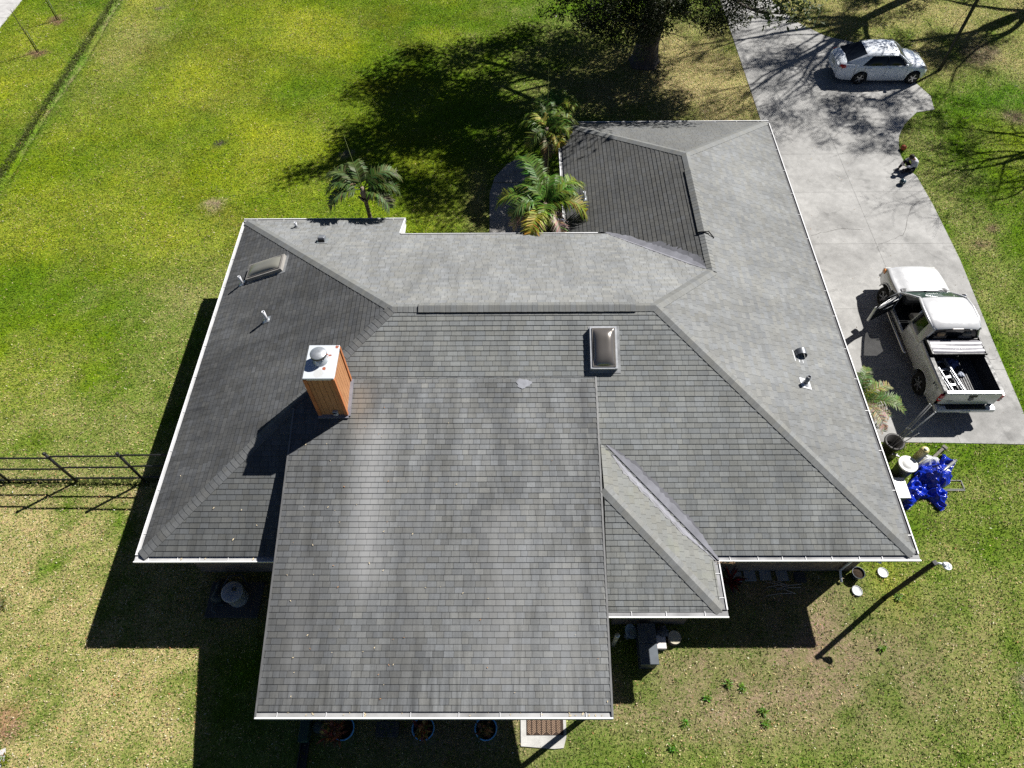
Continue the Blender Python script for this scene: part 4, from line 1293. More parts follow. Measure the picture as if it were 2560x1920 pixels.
palm((-5.45, 19.62, 0), 'slender palm with shaggy trunk standing behind the rear left eave', 3.5, .085, (.02, -.3),
     [(150, 50, 1.75, 2.3, .42, DGR, SGR), (172, 42, 1.6, 2.4, .40, DGR, SGR), (28, 52, 1.75, 2.4, .42, DGR, SGR), (8, 36, 1.55, 2.3, .40, DGR, DGR), (205, 26, 1.5, 1.9, .38, DGR, SGR), (332, 22, 1.35, 2.0, .38, DGR, SGR), (112, 62, 1.45, 2.2, .36, DGR, DGR), (345, 8, 1.0, 1.4, .28, BRN, DEAD)],
     (-.18, .25, 1.0, 2.0), 3)
palm((1.0, 19.05, 0), 'tall leaning palm with yellowing fronds in the courtyard corner, nearest the bright slope', 3.15, .12, (.02, -.2),
     [(112, 50, 2.7, 1.9, .46, GRN, GRN), (42, 44, 2.0, 2.1, .46, GRN, YGR), (168, 36, 2.1, 2.1, .44, GRN, YGR), (352, 38, 1.9, 2.5, .46, (.12, .19, .02), ORG), (250, 34, 2.1, 1.9, .42, YGR, ORG),
      (140, 62, 1.5, 2.4, .44, GRN, GRN), (200, 44, 1.6, 2.3, .44, GRN, SGR), (205, 12, 1.5, 1.5, .36, BRN, DEAD), (300, 10, 1.35, 1.6, .32, DEAD, DEAD), (80, 58, 1.5, 2.1, .40, GRN, GRN), (20, 60, 1.4, 2.3, .42, GRN, YGR), (265, 56, 1.2, 2.3, .4, GRN, YGR)],
     (.02, .10, 1.0, 2.3), 4)
palm((1.25, 23.75, 0), 'second courtyard palm, between the nearest tall palm and the farthest one', 2.8, .11, (-.03, -.1),
     [(95, 55, 1.8, 2.0, .40, GRN, GRN), (160, 48, 1.4, 2.5, .40, GRN, YGR), (25, 44, 1.6, 2.4, .40, GRN, YGR), (300, 30, 1.3, 2.2, .34, YGR, ORG), (225, 34, 1.3, 2.2, .36, DGR, YGR), (130, 62, 1.3, 2.5, .40, YGR, YGR), (55, 60, 1.2, 2.2, .36, GRN, YGR), (270, 20, 1.3, 1.6, .32, DGR, BRN), (340, 50, 1.2, 2.4, .36, GRN, YGR)],
     (.0, .22, 1.0, 2.6), 5)
palm((1.3, 25.3, 0), 'third courtyard palm, farthest back, with fronds over the wing corner', 2.9, .08, (.32, -.35),
     [(85, 55, 1.2, 2.2, .36, GRN, YGR), (150, 48, 1.1, 2.4, .36, GRN, YGR), (15, 44, 1.25, 2.5, .38, GRN, YGR), (300, 42, 1.1, 2.5, .36, GRN, YGR), (225, 40, 1.1, 2.3, .34, GRN, YGR), (45, 62, 1.0, 2.4, .34, GRN, YGR), (345, 60, 1.0, 2.5, .34, YGR, YGR), (260, 56, 1.0, 2.5, .34, GRN, YGR)],
     None, 6)
def date_palm():
    t = thing('date_palm', 'small arching date palm under the right eave beside the truck', 'palm', (11.0, 12.2, 0))
    rr = random.Random(9)
    mb = MB(); mb.tube([(0, 0, -.02), (0, 0, .3), (.02, 0, .62)], [.13, .12, .09], 10, 0); mb.build('trunk', M_PTRUNK, t)
    for i in range(20):
        az = -150 + i*17.5 + rr.uniform(-6, 6)
        el = rr.choice((58, 44, 30)); ln = rr.uniform(1.3, 1.8)
        c0, c1 = ((.10, .17, .04), (.20, .25, .08)) if i % 5 else (YGR, DEAD)
        if 265 < (az % 360) < 325: c0, c1 = (.24, .23, .12), DEAD
        L = MB(); Rr = MB()
        frond(L, Rr, (.02, 0, .6), R(az), R(el), ln, 1.75, .23, rr, c0, c1, 44, .015, .22)
        off = len(L.v)
        for v in Rr.v: L.v.append(v)
        for f, m_, s_, u_, c_ in zip(Rr.f, Rr.m, Rr.sm, Rr.uv, Rr.col): L.idx([k+off for k in f], m_, s_, u_, c_)
        L.build('frond', M_FROND, t)
date_palm()

def bush(name, loc, label, cat, r, h, n, L, cols, group=None, wide=.022, seed=1, up=.5):
    """rosette of broad pointed leaves"""
    t = thing(name, label, cat, loc, 0, group)
    rr = random.Random(seed)
    mb = MB()
    for i in range(n):
        az = rr.uniform(0, 6.28); el = rr.uniform(.1, 1.2)
        h0 = Vector((rr.uniform(-r, r)*.6, rr.uniform(-r, r)*.6, rr.uniform(0, h)))
        hd = Vector((math.cos(az), math.sin(az), 0)); d = hd*math.cos(el)+Vector((0, 0, math.sin(el)*up*2))
        s = Vector((-hd.y, hd.x, 0)); l = L*rr.uniform(.7, 1.2); w = wide*rr.uniform(.8, 1.3)
        m1 = h0+d*l*.5; e = h0+d*l+Vector((0, 0, -l*.35)); c = tuple(a*math.exp(rr.gauss(0, .2)) for a in rr.choice(cols))
        mb.face([h0-s*w*.3, h0+s*w*.3, m1+s*w, m1-s*w], 0, False, None, c); mb.face([m1-s*w, m1+s*w, e], 0, False, None, c)
    mb.build('foliage', M_FROND, t)
    m2 = MB()
    for i in range(5): m2.tube([(0, 0, -.01), (rr.uniform(-r, r)*.3, rr.uniform(-r, r)*.3, h*.6)], [.012, .006], 5, 0)
    m2.build('stem', M_TWIG, t)
    return t
bush('grass_clump', (-14.75, 5.75, 0), 'pale shaggy grass clump at the left edge of photo, below the fence', 'plant', .32, .1, 120, .34, [(.20, .19, .07), (.10, .13, .03), (.25, .22, .11)], None, .014, 5)
bush('grass_clump', (-13.0, 1.95, 0), 'small bright green grass tuft beside the pale path corner', 'plant', .14, .05, 50, .16, [(.14, .19, .01), (.11, .15, .01)], None, .012, 6)
for i, (x, y) in enumerate(((4.95, 3.35), (5.9, 3.6), (6.35, 2.75), (3.9, 2.2), (5.55, 3.7), (9.9, 4.6), (10.75, 6.0), (6.35, 3.05), (4.3, 2.75))):
    lab = ['leafy weed on brown earth in front of the bay roof, leftmost of its row', 'leafy weed at the edge of house shade, nearest the bay corner', 'tall bright weed alone on the brown earth', 'low weed on brown earth nearest the porch', 'small weed touching the house shadow edge',
           'green weed right of the lamp post shadow', 'dark green weed clump at the foot of near lamp post', 'narrow weed just behind the tall bright weed', 'tiny weed left of the tall bright weed'][i]
    bush('weed', (x, y, 0), lab, 'weed', .08, .06, 34, .15, [(.12, .23, .015), (.09, .18, .014)], 'weeds on the brown earth', .014, 20+i)
for i, (x, y) in enumerate(((-25.2, 37.75), (-25.05, 34.55))):
    t = thing('sapling', ['thin leafless sapling far corner of lawn, at top edge of photo', 'thin leafless sapling nearer than the other, in the far left lawn'][i], 'tree', (x, y, 0), 0, 'saplings on the far lawn')
    mb = MB(); rr = random.Random(70+i)
    mb.tube([(0, 0, -.05), (-.03, .02, .8), (-.05, .0, 1.5), (-.1, .05, 2.2)], [.03, .024, .018, .008], 6, 0)
    for k in range(16):
        z = rr.uniform(.9, 2.1); a = rr.uniform(0, 6.3)
        mb.tube([(-.06, .02, z), (-.06+.25*math.cos(a), .02+.25*math.sin(a), z+.25)], [.008, .003], 4, 0)
    mb.build('trunk', M_TWIG, t)
    mb = MB(); mb.tube([(.06, .05, -.1), (.06, .05, 1.1)], .018, 6, 0); mb.build('stake', mat('stake', (.12, .14, .09), .8, .2), t)
t = bush('shrub', (-22.3, 22.0, 0), 'dark leafy shrub cut by the left edge of photo', 'shrub', .9, .5, 420, .22, [(.03, .05, .018), (.05, .07, .03), (.09, .06, .04)], None, .03, 33)
# ------------------------------------------------------------------ vehicles
def loft(mb, stations, matfn, close_ends=True):
    """stations: list of lists of points (same count, left to right); faces between them"""
    ids = [[mb.P(p) for p in st] for st in stations]
    for j in range(len(ids)-1):
        for i in range(len(ids[0])-1):
            a, b, c, d = ids[j][i], ids[j][i+1], ids[j+1][i+1], ids[j+1][i]
            mb.idx([a, d, c, b], matfn(j, i), True)
    return ids
M_TYRE = mat('tyre', (.018, .018, .018), .85, .2)
M_RIM = mat('alloy', (.42, .42, .43), .3, .5, .8, .08)
M_ARCH = mat('wheel_arch', (.012, .012, .012), .9, .1)
M_GLASS = mat('tinted_glass', (.006, .008, .010), .12, .25, 0, .05)
M_RED = mat('red_lens', (.42, .012, .014), .15, .6, 0, .1)
M_CLEAR = mat('clear_lens', (.55, .55, .52), .1, .6)
M_AMB = mat('amber_lens', (.6, .22, .05), .2, .5)

def wheel(x, y, r, w, parent, spokes, side, steer=0.0):
    """wheel with its axle along x"""
    A = Matrix.Rotation(R(steer), 3, 'Z') @ Matrix.Rotation(math.pi/2, 3, 'Y')
    mb = MB()
    mb.lathe((x, y, r), [(r*.62, -w/2), (r*.9, -w/2), (r, -w*.34), (r, w*.34), (r*.9, w/2), (r*.62, w/2)], 32, 0, M=A, capb=False, capt=False)
    o = mb.build('wheel', M_TYRE, parent)
    mb = MB()
    mb.lathe((x, y, r), [(r*.66, -w/2+.02), (r*.66, -w/2+.05), (r*.6, 0), (r*.6, w/2-.05), (r*.66, w/2-.02)], 28, 1, M=A, capb=True, capt=True)
    for s in (-1, 1):
        c = Vector((x, y, r)) + A @ Vector((0, 0, s*(w/2-.025)))
        if (s < 0) == (side < 0):
            ring = A
            mb.lathe(c, [(r*.58, -.012), (r*.66, -.012), (r*.66, .014), (r*.58, .014)], 28, 0, M=A, capb=False, capt=False)
            for k in range(spokes):
                a = 2*math.pi*k/spokes+.3
                u = Vector((math.cos(a), math.sin(a), 0)); v = Vector((-u.y, u.x, 0))
                pts = [c + A @ (u*r*.08+v*r*.10), c + A @ (u*r*.08-v*r*.10), c + A @ (u*r*.62-v*r*.075), c + A @ (u*r*.62+v*r*.075)]
                off = A @ Vector((0, 0, s*.02))
                mb.face([p+off for p in pts], 0); mb.face([p-off for p in pts][::-1], 0)
                for q in range(4): mb.face([pts[q]+off, pts[(q+1) % 4]+off, pts[(q+1) % 4]-off, pts[q]-off], 0)
            mb.lathe(c, [(r*.16, -.022), (r*.16, .022)], 14, 0, M=A)
    mb.build('rim', [M_RIM, M_ARCH], o)
    return o

def quad_patch(mb, A, B, C, D, n=(6, 4), push=0.0, m=0, inset=.0, bulge=0.0):
    """bilinear patch A-B-C-D pushed out along its normal"""
    A, B, C, D = map(Vector, (A, B, C, D))
    nr = (B-A).cross(D-A).normalized()
    def f(u, v):
        u = inset+(1-2*inset)*u; v = inset+(1-2*inset)*v
        p = (A*(1-u)+B*u)*(1-v)+(D*(1-u)+C*u)*v
        return p+nr*(push+bulge*(1-(2*u-1)**2)*(1-(2*v-1)**2))
    mb.grid(f, n[0], n[1], m)

def interp(tab, y):
    for (a, b) in zip(tab, tab[1:]):
        if y <= b[0]:
            f = (y-a[0])/(b[0]-a[0]) if b[0] > a[0] else 0
            f = max(0, f)
            return [p+(q-p)*f for p, q in zip(a[1:], b[1:])]
    return list(tab[-1][1:])

def build_sedan():
    # local: nose +y, right side +x
    t = thing('sedan', 'white four door sedan parked across the driveway', 'car', (17.73, 31.92, .02), R(-90))
    paint = mat('white_paint', (.76, .795, .85), .22, .5, 0, .02, 2, 0, 40, .6)
    rz = R(0)
    ax = (-1.05, 1.53); wr = .315
    # y, half width at sill, half width at belt, sill z, belt z, top half width, top z
    T = [(-2.22, .60, .66, .42, .80, .50, .90), (-2.16, .72, .76, .30, .86, .60, 1.00), (-1.95, .80, .815, .24, .92, .66, 1.075), (-1.5, .835, .845, .22, .94, .68, 1.09), (-1.0, .845, .85, .20, .94, .70, 1.06),
         (0.0, .845, .85, .19, .92, .72, 1.00), (.9, .845, .845, .19, .90, .72, .98), (1.25, .84, .835, .20, .89, .70, 1.0), (1.7, .82, .80, .22, .84, .62, .90), (2.0, .75, .72, .26, .74, .52, .80), (2.15, .64, .62, .30, .64, .42, .68), (2.22, .50, .50, .36, .54, .34, .56)]
    ys = sorted(set([a[0] for a in T] + [a+d for a in ax for d in np.arange(-.39, .391, .065)] + list(np.arange(-2.1, 2.2, .22))))
    def sec(y):
        ws, wb, zs_, zb, wt, zt = interp(T, y)
        arch = 0
        for a in ax:
            d = abs(y-a)
            if d < .375: arch = max(arch, math.sqrt(.375**2-d*d)+.30)
        zl = max(zs_, arch)
        zm = max(zl+.02, .55)
        P = [(-ws*.93, zl-.0), (-ws, zl+.02), (-wb*1.012, zm), (-wb*1.005, max(zm+.02, zb-.12)), (-wb*.985, max(zm+.03, zb-.03)), (-(wb+wt)/2*.985, zb+(zt-zb)*.55), (-wt*.9, zt-.015), (-wt*.5, zt+.005), (0, zt+.012)]
        P = P + [(-a, b) for a, b in P[-2::-1]]
        return [(a, y, b) for a, b in P]
    mb = MB()
    st = [sec(y) for y in ys]
    ids = loft(mb, st, lambda j, i: 0)
    mb.idx(ids[0][::-1], 0); mb.idx(ids[-1], 0)
    body = mb.build('body', paint, t)
    mb = MB()
    mb.box((0, 0, .42), (1.5, 3.7, .36), 0)
    for a in ax: mb.box((0, a-.03, .40), (1.40, .66, .5), 0)
    mb.build('underbody', M_ARCH, t)
    # greenhouse
    RF = [(-1.02, .56, 1.405), (-.75, .61, 1.455), (-.2, .64, 1.485), (.25, .635, 1.475), (.52, .60, 1.435)]
    mb = MB()
    st = []
    for y, w, z in RF:
        P = [(-w-.055, y, z-.11), (-w, y, z-.035), (-w*.8, y, z), (-w*.4, y, z+.02), (0, y, z+.026)]
        st.append(P+[(-a, b, c) for a, b, c in P[-2::-1]])
    loft(mb, st, lambda j, i: 0)
    mb.build('roof', paint, t)
    # pillars and glass surrounds (body coloured)
    for s in (-1, 1):
        mb = MB()
        mb.face([(s*.70, -1.86, 1.08), (s*.80, -1.45, .99), (s*.645, -1.03, 1.33), (s*.57, -1.02, 1.41)], 0)
        mb.face([(s*.80, -1.50, .985), (s*.835, -1.15, .955), (s*.675, -.72, 1.375), (s*.640, -1.05, 1.32)], 0)
        mb.tube([(s*.80, 1.2, .93), (s*.735, .85, 1.18), (s*.64, .47, 1.41)], [.045, .036, .04], 6, 0)
        mb.tube([(s*.640, -1.03, 1.33), (s*.68, -.4, 1.385), (s*.68, .1, 1.39), (s*.655, .46, 1.36)], .035, 6, 0)
        mb.face([(s*.835, -.98, .93), (s*.838, 1.1, .92), (s*.80, 1.1, .955), (s*.80, -.98, .965)], 0)
        mb.build('pillar', paint, t)
    mb = MB()
    quad_patch(mb, (.69, -1.85, 1.09), (-.69, -1.85, 1.09), (-.56, -1.015, 1.415), (.56, -1.015, 1.415), (10, 6), .006, 0, 0, .05)
    mb.build('rear_window', M_GLASS, t)
    mb = MB()
    quad_patch(mb, (-.76, 1.28, .955), (.76, 1.28, .955), (.595, .475, 1.43), (-.595, .475, 1.43), (10, 6), .004, 0, 0, .07)
    mb.build('windscreen', M_GLASS, t)
    for s in (-1, 1):
        for (y0, y1, t0, t1) in ((-1.13, .0, -.72, -.03), (.04, 1.02, .01, .44)):
            mb = MB()
            q = [(s*.825, y0, .955), (s*.825, y1, .95), (s*.672, t1, 1.375), (s*.672, t0, 1.375)]
            if s < 0: q = [q[1], q[0], q[3], q[2]]
            quad_patch(mb, *q, (6, 5), .012, 0, 0, .02)
            mb.build('window', M_GLASS, t)
        mb = MB()
        mb.lathe((s*.92, .93, 1.0), [(0, -.07), (.06, -.06), (.085, 0), (.06, .06), (0, .07)], 12, 0)
        mb.box((s*.84, .95, .96), (.1, .05, .04), 0)
        mb.build('mirror', paint, t)
        mb = MB()
        pts = [(s*.665, -2.19, .84), (s*.775, -2.08, .80), (s*.825, -1.90, .86), (s*.80, -1.93, .985), (s*.70, -2.12, .985)]
        c = Vector((s*.80, -2.10, .89)); cc = mb.P(c)
        r_ = [mb.P(Vector(p)+Vector((s*.012, -.012, .004))) for p in pts]
        for i in range(5):
            q = [r_[i], r_[(i+1) % 5], cc]
            mb.idx(q if s > 0 else q[::-1], 1 if i == 0 else 0)
        mb.build('tail_light', [M_RED, M_CLEAR], t)
        mb = MB()
        pts = [(s*.52, 2.15, .66), (s*.66, 2.05, .70), (s*.76, 1.82, .80), (s*.70, 1.86, .85), (s*.54, 2.06, .76)]
        cc = mb.P(Vector((s*.70, 2.02, .77))); r_ = [mb.P(Vector(p)+Vector((s*.014, .016, .012))) for p in pts]
        for i in range(5):
            q = [r_[i], r_[(i+1) % 5], cc]
            mb.idx(q if s < 0 else q[::-1], 1 if i == 1 else 0)
        mb.build('headlight', [M_CLEAR, M_AMB], t)
        for a in ax: wheel(s*.765, a, wr, .20, t, 5, s)
        mb = MB()   # door seams and handles
        for y in (-.98, .03, 1.06):
            mb.tube([(s*.856, y, .34), (s*.868, y+.02, .6), (s*.858, y+.01, .90)], .006, 4, 0)
        mb.build('door_seam', mat('seam', (.25, .27, .31), .6, .3), t)
        for y in (-.75, .22):
            mb = MB(); mb.box((s*.865, y, .84), (.03, .16, .03), 0, bev=.01); mb.build('door_handle', paint, t)
    mb = MB(); mb.box((0, -2.225, .72), (.44, .02, .14), 0, bev=.005); mb.build('licence_plate', mat('plate', (.55, .55, .5), .5, .4), t)
    mb = MB(); mb.tube([(.0, -.55, 1.48), (.0, -.75, 1.62)], [.008, .003], 5, 0); mb.build('aerial', M_BLACK, t)
    mb = MB(); mb.box((0, 2.20, .46), (.7, .03, .10), 0, bev=.01); mb.build('grille', M_BLACK, t)
build_sedan()

def build_truck():
    t = thing('pickup_truck', 'silver pickup truck with its driver door open and bed half uncovered', 'truck', (14.47, 14.86, .02))
    paint = mat('silver_paint', (.57, .57, .575), .3, .5, .2, .02, 2, 0, 40, .4)
    liner = mat('bed_liner', (.018, .018, .02), .75, .3, 0, .3, 8, .4)
    inner = mat('cab_trim', (.025, .027, .03), .7, .3)
    chrome = mat('chrome', (.62, .62, .63), .15, .5, .9, .05)
    ax = (-1.80, 2.04); wr = .395
    HW = .985
    def sideprof(y, zl, zt, w=HW):
        """outer skin points from sill to top edge, x positive outward"""
        zm = max(zl+.02, .80)
        return [(w*.94, zl), (w*.985, zl+.02), (w, zm), (w*.995, max(zm+.02, zt-.16)), (w*.965, max(zm+.03, zt-.03)), (w*.93, zt)]
    def arch(y):
        a_ = 0
        for a in ax:
            d = abs(y-a)
            if d < .50: a_ = max(a_, math.sqrt(.50**2-d*d)+.39)
        return a_
    def sec(y, zone, side):
        w = HW; zl = max(.46, arch(y))
        if zone == 'bed':
            P = sideprof(y, zl, 1.36, w + (.02 if abs(y-ax[0]) < .62 else 0))
            return P + [(.86, 1.362), (.80, 1.34), (.80, .86), (.4, .84), (0, .84)]
        if zone == 'cab':
            P = sideprof(y, zl, 1.25)
            return P + [(.88, 1.25), (.85, 1.2), (.85, .62), (.4, .60), (0, .60)]
        if zone == 'door':       # open doorway: skin stops at the sill
            return [(w*.94, .46), (w*.985, .48), (w*.985, .54), (w*.98, .58), (w*.95, .60), (w*.92, .605), (.90, .61), (.88, .612), (.85, .612), (.4, .60), (0, .60)]
        if zone == 'hood':
            f = (y-1.55)/1.35
            w = HW*(1-.10*max(0, f-.45)**2*3)
            zt = 1.17-.07*f-.10*max(0, f-.8)**2*8
            return sideprof(y, zl, zt, w) + [(w*.86, zt+.015), (w*.74, zt+.02), (w*.66, zt+.055), (w*.4, zt+.085), (0, zt+.09)]
        if zone == 'nose':
            w = .90
            return [(w*.9, .52), (w*.95, .54), (w, .7), (w, .8), (w*.97, .9), (w*.93, .95), (w*.8, .96), (w*.7, .97), (w*.6, .98), (w*.4, .99), (0, .995)]
    plan = []
    def add(y0, y1, zone, dzone=None, step=.09):
        for y in np.arange(y0, y1+.001, (y1-y0)/max(1, round((y1-y0)/step))): plan.append((y, zone))
    add(-2.80, -.73, 'bed'); add(-.70, .20, 'cab'); add(.22, 1.36, 'door'); add(1.38, 1.54, 'cab'); add(1.56, 2.86, 'hood'); plan.append((2.98, 'nose'))
    mb = MB()
    ST = []
    for y, z in plan:
        Lp = sec(y, z, -1)
        Rp = sec(y, 'cab' if z == 'door' else z, 1)
        ST.append([(-a, y, b) for a, b in Lp] + [(a, y, b) for a, b in Rp[-2::-1]])
    zones = [z for _, z in plan]
    def mf(j, i):
        z = zones[j]; n = 20
        k = i if i < 10 else n-1-i
        if z == 'bed' and zones[j+1] == 'bed' and k >= 6: return 1
        if zones[j] != zones[j+1] and 'bed' in (zones[j], zones[j+1]) and k >= 6: return 1
        if z in ('cab', 'door') and k >= 8: return 2
        if z == 'door' and i < 10 and k >= 6: return 2
        return 0
    ids = loft(mb, ST, mf)
    mb.idx(ids[-1], 0)
    mb.build('body', [paint, liner, inner], t)
    mb = MB()     # tailgate
    mb.box((0, -2.845, 1.07), (1.80, .075, .60), 0, bev=.02)
    mb.box((0, -2.80, 1.10), (1.58, .03, .5), 1)
    mb.box((0, -2.83, 1.385), (1.78, .11, .03), 0, bev=.01)
    tg = mb.build('tailgate', [paint, liner], t)
    mb = MB(); mb.box((0, -2.89, 1.24), (.26, .02, .10), 0, bev=.008); mb.build('handle', M_BLACK, tg)
    mb = MB(); mb.lathe((0, -2.888, 1.08), [(.09, 0), (.085, .012)], 20, 0, M=Matrix.Rotation(math.pi/2, 3, 'X')); mb.build('badge', mat('badge', (.05, .06, .09), .3, .5), tg)
    mb = MB(); mb.box((-.62, -2.887, .98), (.2, .006, .035), 0); mb.build('lettering_strip', mat('letter', (.16, .16, .16), .4, .5), tg)
    mb = MB()     # bumper
    mb.box((0, -2.96, .62), (1.92, .20, .17), 0, bev=.03); mb.box((0, -2.955, .715), (1.25, .17, .03), 1)
    for s in (-1, 1): mb.box((s*.87, -2.90, .625), (.17, .28, .165), 0, bev=.04)
    bp = mb.build('bumper', [paint, M_BLACK], t)
    mb = MB(); mb.box((.0, -3.065, .60), (.31, .012, .11), 0); mb.build('licence_plate', mat('plate', (.55, .56, .52), .5, .4), t)
    mb = MB(); mb.box((0, 0, .48), (1.62, 5.5, .2), 0)
    for a in ax: mb.box((0, a, .62), (1.66, .96, .46), 0)
    mb.build('underbody', M_ARCH, t)
    # ridged bed floor
    mb = MB()
    for k in range(19): mb.box((-.72+k*.08, -1.78, .855), (.045, 1.98, .02), 0)
    mb.build('bed_floor', mat('bed_floor', (.09, .09, .095), .6, .4), t)
    # cab roof and pillars
    RF = [(-.64, .70, 1.83), (-.58, .76, 1.90), (-.2, .80, 1.935), (.3, .80, 1.935), (.62, .77, 1.90), (.72, .74, 1.865)]
    st = []
    for y, w, z in RF:
        P = [(-w-.05, y, z-.09), (-w-.02, y, z-.03), (-w*.9, y, z), (-w*.5, y, z+.022), (0, y, z+.03)]
        st.append(P+[(-a, b, c) for a, b, c in P[-2::-1]])
    mb = MB(); loft(mb, st, lambda j, i: 0); mb.build('cab_roof', paint, t)
    for s in (-1, 1):
        mb = MB()
        mb.tube([(s*.88, 1.50, 1.22), (s*.84, 1.15, 1.52), (s*.77, .70, 1.86)], [.05, .045, .045], 8, 0)
        mb.tube([(s*.79, .7, 1.855), (s*.835, .3, 1.88), (s*.835, -.2, 1.88), (s*.76, -.62, 1.82)], .045, 8, 0)
        # rear quarter
        mb.face([(s*.965, -.70, 1.24), (s*.965, -.42, 1.24), (s*.84, -.38, 1.86), (s*.74, -.64, 1.83)], 0)
        mb.face([(s*.90, -.72, 1.24), (s*.965, -.70, 1.24), (s*.74, -.64, 1.83), (s*.70, -.655, 1.82)], 0)
        mb.tube([(s*.955, .20, 1.25), (s*.84, .16, 1.87)], .036, 8, 0)
        mb.build('pillar', paint, t)
    mb = MB(); mb.face([(-.90, -.72, 1.25), (.90, -.72, 1.25), (.90, -.72, .88), (-.90, -.72, .88)], 0)
    mb.build('cab_back', paint, t)
    mb = MB(); quad_patch(mb, (.86, -.72, 1.27), (-.86, -.72, 1.27), (-.72, -.65, 1.81), (.72, -.65, 1.81), (8, 4), .0, 0, 0, .03); mb.build('rear_window', M_GLASS, t)
    gl = NT('windscreen_glass'); M_WS = gl.done((.05, .085, .07), .05, .7); gl.b.inputs['Alpha'].default_value = .82
    mb = MB(); quad_patch(mb, (-.86, 1.56, 1.21), (.86, 1.56, 1.21), (.75, .70, 1.865), (-.75, .70, 1.865), (10, 6), .0, 0, 0, .06); mb.build('windscreen', M_WS, t)
    sg = NT('side_glass'); M_SG = sg.done((.012, .016, .016), .06, .7); sg.b.inputs['Alpha'].default_value = .72
    mb = MB(); quad_patch(mb, (-.955, .17, 1.27), (-.955, -.40, 1.27), (-.85, -.34, 1.83), (-.85, .14, 1.85), (4, 4), .004, 0); mb.build('window', M_SG, t)
    mb = MB(); quad_patch(mb, (.955, -.40, 1.27), (.955, .17, 1.27), (.85, .14, 1.85), (.85, -.34, 1.83), (4, 4), .004, 0); mb.build('window', M_GLASS, t)
    mb = MB(); quad_patch(mb, (.955, .24, 1.27), (.90, 1.35, 1.27), (.80, .72, 1.84), (.85, .24, 1.86), (4, 4), .004, 0); mb.build('window', M_GLASS, t)
    # seats
    seatm = mat('seat_cloth', (.13, .125, .115), .9, .1); beige = mat('seat_cover', (.38, .27, .17), .9, .1)
    for (x, y, m_) in ((-.42, .55, seatm), (.42, .55, seatm), (-.42, -.32, beige), (.42, -.32, seatm)):
        mb = MB(); mb.box((x, y, .92), (.55, .52, .2), 0, bev=.06)
        mb.box((x, y-.26, 1.25), (.54, .16, .62), 0, bev=.07, M=Matrix.Rotation(R(12), 3, 'X')); mb.box((x, y-.34, 1.62), (.27, .1, .2), 0, bev=.05)
        mb.build('seat', m_, t)
    mb = MB(); mb.box((0, 1.30, 1.12), (1.66, .42, .24), 0, bev=.06); mb.lathe((-.42, 1.02, 1.12), [(.19, 0), (.2, .02), (.19, .04)], 20, 0, M=Matrix.Rotation(R(60), 3, 'X'), capb=False, capt=False)
    mb.build('dashboard', inner, t)
    # open driver door, hinged at its front edge and swung out
    D = bpy.data.objects.new('door', None); COL.objects.link(D); D.parent = t
    D.location = (-.975, 1.36, 0); D.rotation_euler = (0, 0, R(-62)); D['label'] = 'open driver door'
    mb = MB()
    mb.box((0, -.57, .86), (.09, 1.13, .72), 0, bev=.02)
    mb.box((.05, -.57, .88), (.03, 1.05, .62), 1, bev=.01)
    mb.tube([(.0, -.02, 1.2), (.07, -.44, 1.62), (.13, -.62, 1.82), (.13, -1.08, 1.82), (.02, -1.12, 1.22)], .028, 6, 1)
    dp = mb.build('door_panel', [paint, inner], D)
    mb = MB()
    mb.face([(.01, -.05, 1.22), (.02, -1.10, 1.22), (.13, -1.06, 1.80), (.125, -.62, 1.80), (.07, -.44, 1.60)], 0); mb.build('door_glass', M_SG, D)
    mb = MB(); mb.box((.085, -.5, 1.02), (.06, .5, .05), 0, bev=.02); mb.box((.075, -.55, 1.20), (.02, .95, .03), 0); mb.build('arm_rest', mat('trim_grey', (.30, .31, .32), .4, .5), D)
    mb = MB(); mb.box((-.17, -.16, 1.26), (.24, .10, .26), 0, bev=.03); mb.tube([(-.02, -.1, 1.2), (-.1, -.15, 1.22)], .03, 6, 0); mb.build('mirror', M_BLACK, D)
    mb = MB(); mb.box((1.13, 1.25, 1.30), (.22, .09, .24), 0, bev=.03); mb.tube([(.98, 1.28, 1.24), (1.05, 1.26, 1.26)], .03, 6, 0); mb.build('mirror', chrome, t)
    for s in (-1, 1):
        mb = MB(); mb.tube([(s*1.0, -.55, .44), (s*1.06, -.5, .42), (s*1.06, 1.32, .42), (s*1.0, 1.38, .44)], .042, 8, 0); mb.build('running_board', chrome, t)
        mb = MB(); mb.box((s*.945, -2.83, 1.10), (.12, .10, .34), 0, bev=.02); mb.box((s*.955, -2.86, 1.07), (.11, .06, .07), 1, bev=.01); mb.build('tail_light', [M_RED, M_CLEAR], t)
        mb = MB(); mb.box((s*.80, 2.93, .92), (.26, .12, .2), 0, bev=.03); mb.box((s*.90, 2.84, .93), (.09, .16, .16), 1, bev=.02); mb.build('headlight', [M_CLEAR, M_AMB], t)
        mb = MB(); mb.box((s*.885, -1.76, 1.372), (.13, 2.05, .02), 0, bev=.006); mb.build('bed_rail', M_BLACK, t)
        mb = MB()
        for a in ax:
            pts = [(s*.995, a+.51*math.cos(q), .40+.51*math.sin(q)) for q in np.linspace(.15, math.pi-.15, 14)]
            mb.tube(pts, .022, 5, 0)
        mb.build('arch_lip', paint, t)
        wheel(s*.86, ax[0], wr, .27, t, 6, s); wheel(s*.86, ax[1], wr, .27, t, 6, s, 12)
        M_ = Matrix.Translation((s*1.012, -2.42, 1.16)) @ (Matrix.Rotation(R(90 if s > 0 else -90), 4, 'Z') @ Matrix.Rotation(R(90), 4, 'X'))
        text_mb('STX', .17, M_, 'decal', mat('decal', (.10, .10, .11), .5, .4), t)
    # cowl and wipers at the foot of the windscreen
    mb = MB()
